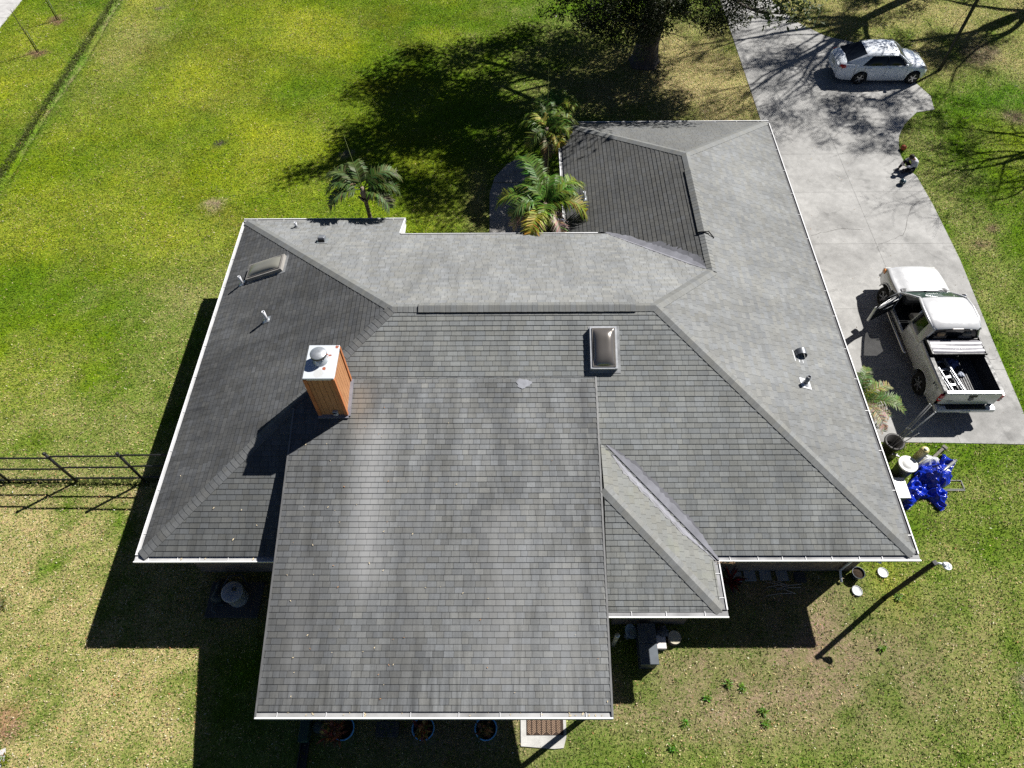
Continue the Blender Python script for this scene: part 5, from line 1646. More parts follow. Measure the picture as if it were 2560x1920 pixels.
    mb.box((0, 1.66, 1.205), (1.62, .16, .02), 0, bev=.005)
    for k in range(7): mb.box((0, 1.60+k*.022, 1.218), (1.5, .008, .006), 1)
    for x in (-.5, .3): mb.tube([(x, 1.66, 1.225), (x+.52, 1.56, 1.27)], .011, 5, 1)
    mb.build('cowl', [mat('cowl_grey', (.10, .10, .11), .6, .4), M_BLACK], t)
    mb = MB(); mb.box((0, -.66, 1.87), (.36, .04, .045), 0, bev=.01); mb.build('brake_lamp', mat('brake_lamp', (.5, .45, .42), .3, .5), t)
    mb = MB(); mb.box((0, 3.0, .80), (1.2, .05, .26), 0, bev=.02); mb.box((0, 3.02, .56), (1.8, .12, .16), 1, bev=.04); mb.build('grille', [M_BLACK, paint], t)
    # folded soft cover behind the cab
    mb = MB()
    rr = random.Random(2)
    def cov(u, v):
        x = -.84+1.68*u; y = -1.36+.60*v
        z = 1.50+.016*math.sin(v*11+.35*math.sin(u*4))+.006*math.sin(u*3+v*7)-.05*(2*v-1)**4
        return (x, y+.02*math.sin(u*6)*v, z)
    mb.grid(cov, 40, 26)
    cv = mb.build('bed_cover', mat('cover_vinyl', (.24, .235, .255), .35, .5, 0, .12, 5), t)
    mb = MB()
    for s in (-1, 1): mb.box((s*.875, -1.05, 1.46), (.07, .70, .09), 0, bev=.01)
    for y in (-1.38, -1.30, -.74): mb.box((0, y, 1.465 if y < -1.31 else 1.44), (1.70, .045, .06), 0, bev=.01)
    mb.build('cover_frame', M_BLACK, cv)
    return t
build_truck()
TRK = Vector((14.47, 14.86, .02))
def in_bed():
    al = mat('aluminium', (.36, .37, .39), .45, .5, .5, .08)
    t = thing('step_ladder', 'aluminium step ladder lying in the truck bed', 'ladder', TRK+Vector((-.33, -1.95, .95)), R(9))
    for k in range(2):
        mb = MB()
        for s in (-1, 1): mb.box((s*(.21-.02*k), 0, .10*k), (.045, 1.5-.12*k, .07), 0, bev=.008)
        mb.build('side_rail', al, t)
    for i in range(5):
        mb = MB(); mb.box((0, -.62+i*.31, .02), (.38, .075, .035), 0); mb.build('rung', al, t)
    mb = MB(); mb.box((.02, -.74, .06), (.46, .13, .1), 0, bev=.02); mb.box((.02, -.80, .10), (.3, .06, .05), 1, bev=.01)
    mb.build('ladder_top', [al, mat('ladder_yellow', (.45, .33, .10), .5, .4)], t)
    def lump(name, lab, cat, loc, r, m, seed, sq=.7):
        rr = random.Random(seed); ph = [rr.uniform(0, 6) for _ in range(6)]
        mb = MB()
        def f(u, v):
            a = 2*math.pi*u; b = math.pi*v
            q = 1+.16*math.sin(3*a+ph[0])*math.sin(b)+.12*math.sin(5*a+4*b+ph[1])+.07*math.sin(9*a+ph[2]+6*b)
            return (r*q*math.cos(a)*math.sin(b), r*q*math.sin(a)*math.sin(b), r*sq*(1-q*math.cos(b)*.95)-.0)
        mb.grid(f, 36, 18)
        o = mb.build(name, m, None, loc); tag(o, lab, cat); return o
    lump('plastic_bag', 'dark blue plastic bag against the front of the truck bed', 'bag', TRK+Vector((-.02, -1.42, .86)), .2, mat('blue_bag', (.05, .07, .20), .3, .6), 3)
    lump('paper_bag', 'small crumpled grey bag beside the ladder in truck bed', 'bag', TRK+Vector((.18, -1.80, .86)), .10, mat('grey_bag', (.30, .33, .40), .5, .4), 5, .5)
in_bed()
# ------------------------------------------------------------------ the seated person
def skin_mesh(name, verts, edges, radii, m, parent, root=0, lev=2):
    me = bpy.data.meshes.new(name)
    me.from_pydata(verts, edges, [])
    o = bpy.data.objects.new(name, me); COL.objects.link(o)
    o.modifiers.new('skin', 'SKIN').use_smooth_shade = True
    o.modifiers.new('sub', 'SUBSURF').levels = lev
    o.modifiers['sub'].render_levels = lev
    if not me.skin_vertices:
        bm = bmesh.new(); bm.from_mesh(me); bm.verts.layers.skin.verify(); bm.to_mesh(me); bm.free()
    sv = me.skin_vertices[0].data
    for i, r in enumerate(radii):
        sv[i].radius = (r, r) if not isinstance(r, tuple) else r
        sv[i].use_root = (i == root)
    dg = bpy.context.evaluated_depsgraph_get()
    dg.update()
    me2 = bpy.data.meshes.new_from_object(o.evaluated_get(dg))
    bpy.data.objects.remove(o)
    me2.materials.clear(); me2.materials.append(m)
    o = bpy.data.objects.new(name, me2); COL.objects.link(o); o.parent = parent
    return o

def build_person():
    # local frame: facing +y, seat at origin on the ground
    t = thing('person', 'person in a pale grey long shirt and dark trousers sitting on driveway edge, head bent', 'person', (17.22, 24.60, .02), R(97))
    skin = mat('skin', (.42, .24, .17), .55, .4, 0, .08)
    shirt = mat('shirt_grey', (.46, .46, .50), .9, .1, 0, .08, 6, .4, 14); pants = mat('trousers_black', (.014, .015, .018), .9, .1, 0, .2, 6, .4, 14)
    hairm = mat('hair_dark', (.018, .013, .010), .7, .3, 0, .3, 20, .5, 60); shoe = mat('shoe_grey', (.10, .10, .11), .7, .3)
    # bare body: pelvis, spine, neck, head, arms, legs as one surface
    V = [(0, .02, .14), (0, .0, .30), (0, .06, .46), (0, .15, .58), (0, .215, .645), (0, .29, .70),           # 0-5 spine, neck, skull base
         (0, .335, .735), (0, .36, .70),                                                                 # 6 crown, 7 face
         (-.17, .13, .55), (-.23, .31, .36), (-.10, .52, .36),                                            # 8-10 left arm
         (.17, .13, .55), (.23, .31, .36), (.10, .52, .36),                                               # 11-13 right arm
         (-.10, .08, .13), (-.27, .36, .22), (-.08, .40, .07),                                            # 14-16 left leg folded outward
         (.10, .08, .13), (.13, .40, .46), (.11, .575, .055)]                                               # 17-19 right knee raised
    E_ = [(0, 1), (1, 2), (2, 3), (3, 4), (4, 5), (5, 6), (5, 7), (3, 8), (8, 9), (9, 10), (3, 11), (11, 12), (12, 13), (0, 14), (14, 15), (15, 16), (0, 17), (17, 18), (18, 19)]
    Rr = [.09, .085, .09, .05, .05, .085, .088, .065, .040, .034, .026, .040, .034, .026, .07, .05, .04, .07, .05, .04]
    skin_mesh('body', V, E_, Rr, skin, t)
    # shirt: torso and sleeves
    V = [(0, -.02, .10), (0, -.01, .30), (0, .055, .46), (0, .14, .575), (-.17, .13, .55), (-.23, .305, .365), (-.13, .48, .36), (.17, .13, .55), (.23, .305, .365), (.13, .48, .36)]
    skin_mesh('shirt', V, [(0, 1), (1, 2), (2, 3), (3, 4), (4, 5), (5, 6), (3, 7), (7, 8), (8, 9)], [.150, .142, .150, .135, .090, .062, .045, .090, .062, .045], shirt, t)
    V = [(0, .02, .13), (-.10, .08, .13), (-.27, .36, .22), (-.10, .40, .09), (.10, .08, .13), (.13, .40, .46), (.11, .565, .095)]
    skin_mesh('trousers', V, [(0, 1), (1, 2), (2, 3), (0, 4), (4, 5), (5, 6)], [.125, .105, .076, .055, .105, .076, .055], pants, t)
    # hair cap over the bent head, lower at the back
    mb = MB()
    c = Vector((0, .325, .725)); fw = Vector((0, .80, -.60)); up = Vector((0, .60, .80))
    def hr(u, v):
        a = 2*math.pi*u; b = .60*math.pi*v
        d = Vector((math.sin(b)*math.cos(a), 0, 0)) + fw*(math.sin(b)*math.sin(a)) + up*math.cos(b)
        k = 1+.025*math.sin(17*a)+.02*math.sin(9*a+5*b)
        if math.sin(a) > .35 and v > .62: k *= .90
        return c + d*.113*k
    mb.grid(hr, 30, 12); mb.build('hair', hairm, t)
    mb = MB()      # face: nose, brow, eyes, mouth, ears
    f0 = c+fw*.10
    s_ = Vector((1, 0, 0))
    mb.tube([f0+up*.01+fw*.004, f0-up*.030+fw*.022, f0-up*.036+fw*.006], [.008, .013, .009], 8, 0)
    for s in (-1, 1):
        mb.lathe(f0+s_*s*.033+up*.010-fw*.010, [(0, -.011), (.009, -.006), (.011, 0), (.009, .006), (0, .011)], 10, 1)
        mb.tube([f0+s_*s*.018+up*.026-fw*.001, f0+s_*s*.048+up*.026-fw*.014], .006, 6, 2)
        mb.lathe(c+s_*s*.100-up*.01, [(0, -.03), (.014, -.02), (.018, 0), (.014, .02), (0, .03)], 10, 0)
    mb.tube([f0-s_*.024-up*.060-fw*.008, f0-up*.062, f0+s_*.024-up*.060-fw*.008], .006, 6, 3)
    mb.build('face', [skin, M_CLEAR, hairm, mat('lips', (.32, .13, .11), .5, .4)], t)
    # hands: palm, four fingers and a thumb each, curled round the phone
    for s in (-1, 1):
        w = Vector((s*.095, .515, .360)); pal = Vector((s*.048, .575, .375))
        V = [tuple(w), tuple(w.lerp(pal, .55)), tuple(pal)]; E_ = [(0, 1), (1, 2)]; Rd = [.024, (.030, .017), (.034, .015)]
        for k in range(4):
            o_ = pal+Vector((s*.012-.0*k, -.012+.012*k*.9-.006, -.026+.017*k))
            ln = (.052, .060, .063, .054)[k]
            b1 = o_+Vector((-s*ln*.35, ln*.45, .004)); b2 = b1+Vector((-s*ln*.50, -ln*.10, .006)); b3 = b2+Vector((-s*ln*.25, -ln*.30, 0))
            n = len(V); V += [tuple(o_), tuple(b1), tuple(b2), tuple(b3)]; E_ += [(2, n), (n, n+1), (n+1, n+2), (n+2, n+3)]; Rd += [.0095, .0088, .008, .007]
        n = len(V)
        th = w.lerp(pal, .35)
        V += [tuple(th+Vector((-s*.012, -.004, .028))), tuple(th+Vector((-s*.034, .022, .044))), tuple(th+Vector((-s*.046, .048, .046)))]
        E_ += [(1, n), (n, n+1), (n+1, n+2)]; Rd += [.0115, .010, .0085]
        skin_mesh('hand', V, E_, Rd, skin, t, 0, 1)
    for (x, y, z, a) in ((.11, .615, .05, 0), (-.03, .42, .055, 60)):
        mb = MB(); A = Matrix.Rotation(R(a), 3, 'Z')
        prof = [(-.11, .034, .05), (-.05, .045, .11), (.02, .046, .085), (.09, .044, .05), (.14, .026, .035)]
        st = []
        for yy, w_, h in prof:
            st.append([Vector((x, y, z-.05)) + A @ Vector((w_*math.cos(q), yy, .002+h*math.sin(q))) for q in np.linspace(0, math.pi, 9)])
        ids = [[mb.P(p) for p in r_] for r_ in st]
        for a_, b_ in zip(ids, ids[1:]):
            for i in range(8): mb.idx([a_[i], a_[i+1], b_[i+1], b_[i]], 0, True)
        mb.idx(ids[0], 0); mb.idx(ids[-1][::-1], 0)
        mb.build('shoe', shoe, t)
    p = Vector((17.22, 24.60, .02)) + Matrix.Rotation(R(97), 3, 'Z') @ Vector((0, .60, .405))
    mb = MB(); mb.box((0, 0, 0), (.16, .012, .085), 0, bev=.004, M=Matrix.Rotation(R(35), 3, 'X')); mb.box((0, -.004, .008), (.14, .008, .07), 1, M=Matrix.Rotation(R(35), 3, 'X'))
    o = mb.build('phone', [mat('phone_white', (.75, .75, .76), .3, .5), mat('phone_face', (.5, .5, .52), .15, .6)], None, p, R(97))
    tag(o, 'small white hand-held device held by the seated person', 'phone')
build_person()

def ball(loc, r, m1, m2, name, lab, rot):
    mb = MB()
    def f(u, v):
        a = 2*math.pi*u; b = math.pi*v
        return Vector((r*math.sin(b)*math.cos(a), r*math.sin(b)*math.sin(a), -r*math.cos(b)))
    mb.grid(f, 32, 18)
    M_ = Matrix.Rotation(R(rot), 3, 'X')
    for k in range(3):
        pts = []
        for i in range(33):
            a = 2*math.pi*i/32
            p = [Vector((math.cos(a), math.sin(a), 0)), Vector((math.cos(a), 0, math.sin(a))), Vector((.5+.0*a, math.cos(a)*.866, math.sin(a)*.866))][k]
            pts.append(M_ @ p*r*1.002)
        mb.tube(pts, r*.022, 5, 1, False)
    o = mb.build(name, [m1, m2], None, Vector(loc)+Vector((0, 0, r)))
    return tag(o, lab, 'ball', 'balls lying beside the seated person')
ball((17.30, 26.02, .0), .125, mat('ball_orange', (.42, .11, .045), .65, .3, 0, .1, 30, .3, 90), M_BLACK, 'basketball', 'orange ball on the grass edge behind the seated person', 30)
ball((16.50, 23.68, .02), .130, mat('ball_dark', (.03, .06, .075), .35, .5), mat('ball_grey', (.12, .14, .16), .4, .5), 'dark_ball', 'dark slate ball on the concrete in front of seated person', 60)

# ------------------------------------------------------------------ lamp posts
M_POST = mat('post_black', (.010, .010, .011), .6, .4)
t = thing('lamp_post', 'black square lamp post with small white flood lamp just off the front right roof corner', 'lamp post', (10.38, 5.98, 0))
mb = MB(); mb.box((0, 0, 1.40), (.11, .11, 2.8), 0, rz=R(20), bev=.006); mb.box((0, 0, 2.84), (.125, .125, .06), 0, rz=R(20), bev=.01)
mb.box((-.035, -.05, 2.55), (.06, .04, .42), 0, rz=R(20))
mb.build('post', M_POST, t)
mb = MB()
mb.tube([(.05, 0, 2.83), (.13, -.015, 2.85), (.17, -.03, 2.85)], .03, 8, 0)
mb.box((.215, -.045, 2.86), (.09, .10, .12), 0, bev=.02)
def pnl(u, v):
    a = 2*math.pi*u
    return (.30+.10*v*math.cos(a), -.09+.075*v*math.sin(a), 2.845+.01*(1-v))
lp = mb.build('flood_lamp', mat('lamp_white', (.72, .74, .77), .3, .5), t)
mb = MB(); mb.lathe((.285, -.085, 2.80), [(.06, 0), (.10, .02), (.105, .05), (.095, .06)], 20, 0, msel=[0, 0, 0])
mb.lathe((.285, -.085, 2.861), [(.088, 0), (0, .001)], 20, 1, capb=False)
mb.build('lamp_head', [mat('lamp_white2', (.72, .74, .77), .3, .5), mat('panel_blue', (.08, .12, .16), .2, .6)], t)
t = thing('lamp_post', 'tall black lamp post rising beside the white sedan', 'lamp post', (21.15, 32.28, 0))
mb = MB(); mb.box((0, 0, 2.25), (.115, .115, 4.5), 0, rz=R(15), bev=.006); mb.box((0, 0, 4.51), (.14, .14, .05), 0, rz=R(15))
mb.build('post', M_POST, t)
mb = MB(); mb.tube([(0, 0, 4.42), (-.32, .04, 4.48)], .025, 8, 0); mb.box((-.52, .06, 4.48), (.46, .20, .07), 0, bev=.02); mb.build('flood_lamp', M_POST, t)

# ------------------------------------------------------------------ fence
FY = 9.69
def fence():
    g = 'black fence sections beside the house'
    xs = [-18.24, -16.08, -13.94, -11.78, -9.62]
    wire = mat('fence_wire', (.03, .045, .035), .5, .4)
    mpost = mat('fence_black', (.014, .014, .015), .5, .4, 0, .2)
    t = thing('fence', 'black metal fence with wire mesh running from the house to the left edge of photo', 'fence', (-13.9, FY, 0))
    for i, x in enumerate(xs):
        mb = MB(); mb.tube([(x+13.9, 0, -.1), (x+13.9, 0, 1.84)], .042, 10, 0); mb.lathe((x+13.9, 0, 1.82), [(.052, 0), (.054, .03), (.02, .07), (0, .075)], 12, 0)
        mb.build('post', mpost, t)
    for i, (a, b) in enumerate(zip(xs, xs[1:])):
        dz = (-.22, -.20, -.09, -.02)[i]
        for z in (1.74+dz, 1.04+dz, .32+dz):
            mb = MB(); mb.tube([(a+13.93, 0, z-.01), (a+14.06, .012, z), (b+13.74, .012, z), (b+13.87, 0, z+.02)], .030, 8, 0); mb.build('rail', mpost, t)
        mb = MB()
        for k in range(20):
            z = .22+dz+k*.078
            mb.tube([(a+13.95, .02, z), (b+13.85, .02, z)], .0015, 3, 0, False)
        n = int((b-a-.1)/.055)
        for k in range(n):
            x = a+13.95+k*.055; mb.tube([(x, .022, .22+dz), (x, .022, 1.73+dz)], .0013, 3, 0, False)
        mb.build('wire_mesh', wire, t)
fence()

# ------------------------------------------------------------------ things beside and in front of the house
def pail(name, loc, r0, r1, h, m, lab, cat, lidm=None, group=None, soil=False, rimm=None):
    t = thing(name, lab, cat, loc, 0, group)
    mb = MB()
    prof = [(r0*.96, 0), (r0, .01), (r1, h-.03), (r1*1.06, h-.03), (r1*1.06, h), (r1*.95, h), (r1*.93, h*.75)]
    mb.lathe((0, 0, 0), prof, 28, 0, capt=False)
    mb.build('body', m, t)
    mb = MB()
    if lidm is not None:
        mb.lathe((0, 0, h), [(r1*1.07, 0), (r1*1.08, .03), (r1*.98, .045), (r1*.9, .03), (r1*.62, .032), (r1*.58, .05), (0, .055)], 28, 0, capb=False); mb.build('lid', lidm, t)
    else:
        mb.lathe((0, 0, h*.76), [(r1*.94, 0), (r1*.5, .03), (0, .02)], 20, 0, capb=False); mb.build('soil', mat('soil', (.035, .025, .018), .95, .1, 0, .4, 20, .6, 60), t)
    return t
M_PLW = mat('white_plastic', (.66, .66, .64), .4, .5, 0, .06)
M_PLG = mat('grey_plastic', (.05, .055, .06), .55, .4)
pail('lidded_bin', (12.02, 9.90, 0), .23, .27, .62, M_PLG, 'dark lidded bin with round white lid under the right eave', 'bin', M_PLW)
t = thing('plastic_tank', 'pale yellow plastic cylinder standing beside the white-lidded bin', 'tank', (12.5, 10.22, 0))
mb = MB(); mb.lathe((0, 0, 0), [(.12, 0), (.13, .02), (.13, .92), (.11, .99), (.06, 1.01)], 24, 0); mb.build('body', mat('yellow_plastic', (.52, .45, .20), .45, .5, 0, .08), t)
mb = MB(); mb.lathe((0, 0, 1.0), [(.05, 0), (.05, .04), (.02, .045)], 16, 0); mb.build('cap', M_PLW, t)
t = thing('tall_planter', 'round dark planter holding long grey poles at the end of driveway', 'planter', (11.98, 10.80, 0))
mb = MB(); mb.lathe((0, 0, 0), [(.20, 0), (.23, .02), (.27, .40), (.31, .41), (.31, .46), (.245, .46), (.22, .1), (0, .1)], 28, 0, capt=False); mb.build('body', mat('planter_dark', (.045, .042, .04), .6, .4, 0, .2), t)
pm = [mat('pole_grey', (.22, .22, .22), .45, .5, .3), mat('pole_pale', (.40, .41, .42), .4, .5, .4)]
for i, (a, b, r, k) in enumerate((((-.08, -.05, .12), (.52, .45, 1.95), .017, 0), ((-.02, -.08, .12), (.58, .42, 1.9), .014, 0), ((-.05, -.1, .12), (.66, .22, 1.85), .018, 1), ((.02, -.1, .12), (.45, -.05, 1.05), .012, 0))):
    t = thing('pole', ['long dark pole leaning highest out of the round planter', 'thin dark pole beside the highest one in the round planter', 'pale pole leaning lowest of the long ones in planter', 'short stick leaning out of the round planter'][i], 'pole', Vector((11.98, 10.80, 0)), 0, 'poles standing in the round planter')
    mb = MB(); mb.tube([a, b], r, 8, 0); mb.build('shaft', pm[k], t)
    mb = MB(); v = Vector(b)-Vector(a); v.normalize(); mb.tube([Vector(a)+v*.9*(i < 3), Vector(a)+v*(.97 if i < 3 else .05)], r*1.25, 8, 0); mb.tube([Vector(b)-v*.03, Vector(b)+v*.01], r*1.2, 8, 0); mb.build('ferrule', pm[1], t)
t = thing('rusty_clamp', 'small grey metal brackets at the foot of round planter', 'bracket', (11.95, 10.42, 0))
mb = MB(); mb.box((-.08, .02, .30), (.10, .05, .05), 0, rz=.5, bev=.01); mb.box((.06, -.05, .28), (.12, .05, .05), 0, rz=-.4, bev=.01); mb.box((0, .03, .14), (.2, .06, .28), 0, bev=.01); mb.build('body', pm[0], t)

def build_tarp():
    M_T = NT('tarp_blue')
    p = M_T.obj()
    n = M_T.noise(p, 5, 5, .65, 1.2)
    M_T.bump(M_T.noise(p, 5, 3, .5, 1.2), .35, .08)
    m = M_T.done(M_T.mix(M_T.ramp(n, .35, .7), (.003, .014, .22), (.006, .032, .48)), .22, .4)
    o0 = Vector((12.75, 9.45, 0))
    out = [unproj(*q).to_tuple()[:2] for q in ((2252, 1245), (2262, 1218), (2282, 1195), (2290, 1172), (2325, 1163), (2350, 1150), (2352, 1137), (2362, 1142), (2388, 1158), (2377, 1180), (2374, 1210), (2352, 1222),
                                               (2346, 1232), (2362, 1238), (2360, 1275), (2350, 1279), (2318, 1248), (2298, 1247), (2284, 1262), (2268, 1276), (2258, 1270))]
    cx, cy = np.mean([a for a, b in out]), np.mean([b for a, b in out])
    hh = lambda x, y: .06+.34*math.exp(-(((x-12.95)/.55)**2+((y-9.75)/.5)**2))+.16*math.exp(-(((x-12.1)/.4)**2+((y-9.0)/.35)**2))
    mb = MB(o0)
    n = 220; rr = random.Random(6)
    P = []
    L = len(out)
    for i in range(n):
        f = i/n*L; k = int(f); t_ = f-k
        a, b = out[k], out[(k+1) % L]
        P.append((a[0]+(b[0]-a[0])*t_, a[1]+(b[1]-a[1])*t_))
    rings = 44
    def pt(i, j):
        x, y = P[i % n]; s = j/rings
        X, Y = cx+(x-cx)*s, cy+(y-cy)*s
        f1 = fbm(np.array([X*1.0]), np.array([Y*1.0]), .42, 60, 3)[0]; f2 = fbm(np.array([X+.7*Y]), np.array([Y-.4*X]), .30, 66, 2)[0]
        wr_ = .26*(1-abs(2*f1-1)*2.2) + .15*(1-abs(2*f2-1)*2) - .12
        z = hh(X, Y)*(1-.72*s**3)+wr_*(.4+.6*(1-s*.5))+.02
        if s > .97: z = min(z, .03)
        return (X, Y, max(.015, z))
    ids = [[mb.P(pt(i, j)) for i in range(n)] for j in range(1, rings+1)]
    c = mb.P(pt(0, 0))
    for i in range(n): mb.idx([c, ids[0][i], ids[0][(i+1) % n]], 0, True)
    for a, b in zip(ids, ids[1:]):
        for i in range(n): mb.idx([a[i], b[i], b[(i+1) % n], a[(i+1) % n]], 0, True)
    o = mb.build('tarpaulin', m, None, o0)
    tag(o, 'crumpled shiny blue tarpaulin heaped on the grass right of the house', 'tarpaulin')
build_tarp()
def crumple(name, lab, cat, loc, sx, sy, h, m, seed):
    rr = random.Random(seed)
    mb = MB()
    def f(u, v):
        a = 2*math.pi*u; s = v
        q = 1+.18*math.sin(3*a+seed)+.10*math.sin(7*a)
        z = h*(1-s**2.2)+.05*math.sin(9*s+5*a)*s*(1-s)+.03*math.sin(13*a+6*s)*s
        return (sx*q*s*math.cos(a), sy*q*s*math.sin(a), max(.004, z))
    mb.grid(f, 44, 16)
    o = mb.build(name, m, None, loc); return tag(o, lab, cat)
crumple('plastic_bag', 'crumpled silvery plastic bag between the yellow cylinder and blue tarpaulin', 'bag', (12.98, 10.30, 0), .42, .26, .32, mat('silver_bag', (.55, .56, .58), .3, .6, .2, .25, 6, .9, 9), 2)
t = thing('wooden_post', 'weathered grey wooden post lying behind the silvery bag', 'post', (13.35, 10.5, 0)); mb = MB(); A = Matrix.Rotation(R(38), 3, 'Z')
mb.box((0, 0, .10), (.75, .09, .08), 0, bev=.01, M=A); mb.box((.36, .27, .12), (.12, .16, .09), 0, bev=.01, M=A); mb.build('beam', mat('grey_wood', (.16, .15, .13), .9, .2, 0, .3, 12), t)
t = thing('metal_pipe', 'grey metal pipe sticking out from under the blue tarpaulin', 'pipe', (13.4, 9.9, 0)); mb = MB(); mb.tube([(-.5, -.3, .10), (.42, .34, .22)], .045, 12, 0); mb.tube([(.405, .33, .218), (.43, .347, .2215)], .05, 12, 0); mb.build('tube', pm[0], t)
t = thing('window_screen', 'flat pale metal screen frame on the grass under the right edge of blue tarpaulin', 'screen', (13.35, 9.5, 0))
mb = MB()
for y in (-.16, -.20, .14): mb.box((.05, y, .02), (.95, .025, .03), 0)
for x in (-.42, .52): mb.box((x, -.01, .022), (.03, .32, .026), 0)
mb.build('bars', mat('pale_metal', (.17, .175, .16), .7, .2), t)
t = thing('storage_chest', 'low white chest tucked under the right eave beside the tarpaulin', 'chest', (11.66, 9.25, 0))
mb = MB(); mb.box((0, 0, .15), (.52, .66, .30), 0, bev=.03); mb.build('body', M_GALV, t)
mb = MB(); mb.box((0, 0, .325), (.56, .70, .05), 0, bev=.02); mb.build('lid', [M_PLW, M_PLG], t)

# left side of the house, in the shade
t = thing('grey_drum', 'pale grey drum with round lid in the shade left of porch', 'drum', (-7.93, 5.98, .06))
mb = MB(); mb.lathe((0, 0, 0), [(.25, 0), (.27, .03), (.27, .50), (.285, .51), (.285, .55)], 32, 0); mb.build('body', mat('drum_grey', (.36, .37, .36), .5, .4), t)
mb = MB(); mb.lathe((0, 0, .55), [(.30, 0), (.30, .05), (.27, .075), (.1, .085), (0, .085)], 32, 0); mb.build('lid', mat('drum_lid', (.30, .32, .36), .5, .4), t); mb = MB(); mb.box((.06, .05, .65), (.12, .1, .03), 0, bev=.005); mb.build('handle', M_PLG, t)
t = thing('pump_unit', 'dark pump and pipework on a slab beside the pale grey drum', 'pump', (-8.45, 6.1, .06))
mb = MB(); mb.lathe((0, 0, .22), [(.0, -.36), (.14, -.34), (.16, -.1), (.12, 0), (.15, .06), (.15, .3), (.0, .34)], 20, 0, M=Matrix.Rotation(R(70), 3, 'X')); mb.box((0, -.1, .05), (.3, .5, .1), 0, bev=.02); mb.build('body', mat('pump_dark', (.03, .045, .05), .5, .4), t)
mb = MB(); mb.tube([(.1, .1, .3), (.3, .35, .5), (.62, .42, .45), (.75, .2, .2)], .025, 8, 0); mb.build('pipe', M_PLG, t); mb = MB(); mb.tube([(-.1, -.3, .2), (-.12, -.5, .12), (.0, -.55, .05)], .03, 8, 0); mb.build('pipe', mat('pipe_dark', (.08, .09, .09), .5, .4), t)
mb = MB((-8.0, 5.95, 0)); mb.box((-8.05, 5.95, .03), (1.5, 1.0, .07), 0, bev=.01); o = mb.build('equipment_pad', concrete('old_slab', (.07, .068, .065), .3, .4), None, (-8.0, 5.95, 0)); tag(o, 'small concrete slab carrying the grey drum and pump', 'slab')

# porch front
M_BLUE = mat('glazed_blue', (.12, .42, .80), .25, .6)
CRO = [(.30, .12, .05), (.22, .07, .04), (.35, .20, .07), (.16, .05, .04), (.12, .10, .03)]
for i, x in enumerate((-4.42, -2.40, -.82)):
    lab = ['bright blue pot with the bushiest russet croton, leftmost before the porch gutter', 'bright blue pot with a thin croton, between the other two blue pots', 'bright blue pot with a small dark croton, nearest the door mat'][i]
    p = pail('flower_pot', (x, 2.60, 0), .20, .27, .42, M_BLUE, lab, 'flower pot', None, 'blue pots along the porch front')
    lab2 = ['large russet croton spilling out of the leftmost blue pot', 'thin brown croton growing in the middle blue pot', 'small dark croton growing in the blue pot nearest the mat'][i]
    bush('croton', (x-(.22 if i == 0 else .03), 2.54, .34), lab2, 'plant', (.30, .17, .16)[i], .22, (85, 44, 40)[i], (.30, .25, .22)[i], CRO if i < 2 else [(.06, .06, .02), (.16, .07, .04), (.22, .12, .05)], 'crotons in the blue pots', .034, 40+i)
bush('low_plant', (-3.35, 2.62, 0), 'low green plant in a dark tray between two blue pots', 'plant', .24, .1, 90, .12, [(.07, .11, .02), (.10, .13, .03), (.16, .15, .05)], None, .02, 50)
t = thing('plant_tray', 'dark tray under the low green plant before the porch', 'tray', (-3.35, 2.62, 0)); mb = MB(); mb.box((0, 0, .05), (.56, .34, .1), 0, bev=.015); mb.box((0, 0, .105), (.58, .36, .02), 0, bev=.005); mb.build('body', M_PLG, t)
bush('red_plant', (-6.35, 3.05, 0), 'small red leafed plant in the shade left of the porch', 'plant', .07, .05, 16, .10, [(.35, .03, .02), (.25, .02, .02)], None, .02, 51)
t = thing('drain_trough', 'black plastic drain trough on the ground at bottom of photo', 'trough', (-5.42, 1.95, 0)); mb = MB()
for s in (-1, 1): mb.box((s*.10, 0, .05), (.02, .85, .10), 0, bev=.004)
mb.box((0, 0, .012), (.18, .85, .02), 0); mb.box((0, -.42, .05), (.2, .02, .1), 0); mb.build('body', mat('trough_dark', (.02, .021, .024), .5, .4), t)
t = thing('green_box', 'dark green box with a grey lid beside the leftmost blue pot', 'box', (-5.42, 2.62, 0)); mb = MB(); mb.box((0, 0, .16), (.22, .62, .32), 0, bev=.02); mb.box((0, 0, .335), (.24, .65, .03), 0, bev=.008); mb.build('body', mat('box_green', (.02, .06, .045), .6, .4), t); t = thing('teal_pot', 'dull teal upturned pot between the green box and leftmost blue pot', 'pot', (-5.12, 2.66, 0)); mb = MB(); mb.lathe((0, 0, 0), [(.13, 0), (.14, .2), (.12, .22), (0, .23)], 18, 0); mb.build('body', mat('teal', (.05, .08, .08), .5, .4), t)
mb = MB((.62, 2.9, 0)); mb.prism([(.06, 2.24), (.9, 2.18), (1.14, 2.2), (1.22, 2.45), (1.24, 3.9), (.05, 3.9)], -.04, .035)
tag(mb.build('door_pad', concrete('pad_concrete', (.42, .41, .39), .15, .25), None, (.62, 2.9, 0)), 'pale concrete pad holding the door mat', kind='structure')
t = thing('door_mat', 'brown herringbone door mat on the pale pad at porch corner', 'mat', (.68, 2.95, .036))
mb = MB(); mb.box((0, 0, .006), (.94, .92, .012), 0); mb.build('backing', mat('mat_dark', (.05, .035, .028), .95, .1), t)
mb = MB()
for c in range(7):
    x = -.465+.06+c*.125
    for r_ in range(22):
        y = -.46+.05+r_*.042
        if y < .43: mb.box((x, y, .016), (.118, .017, .012), 0, rz=R(38 if c % 2 else -38))
mb.build('weave', mat('mat_tan', (.27, .185, .13), .95, .1, 0, .2, 20), t)
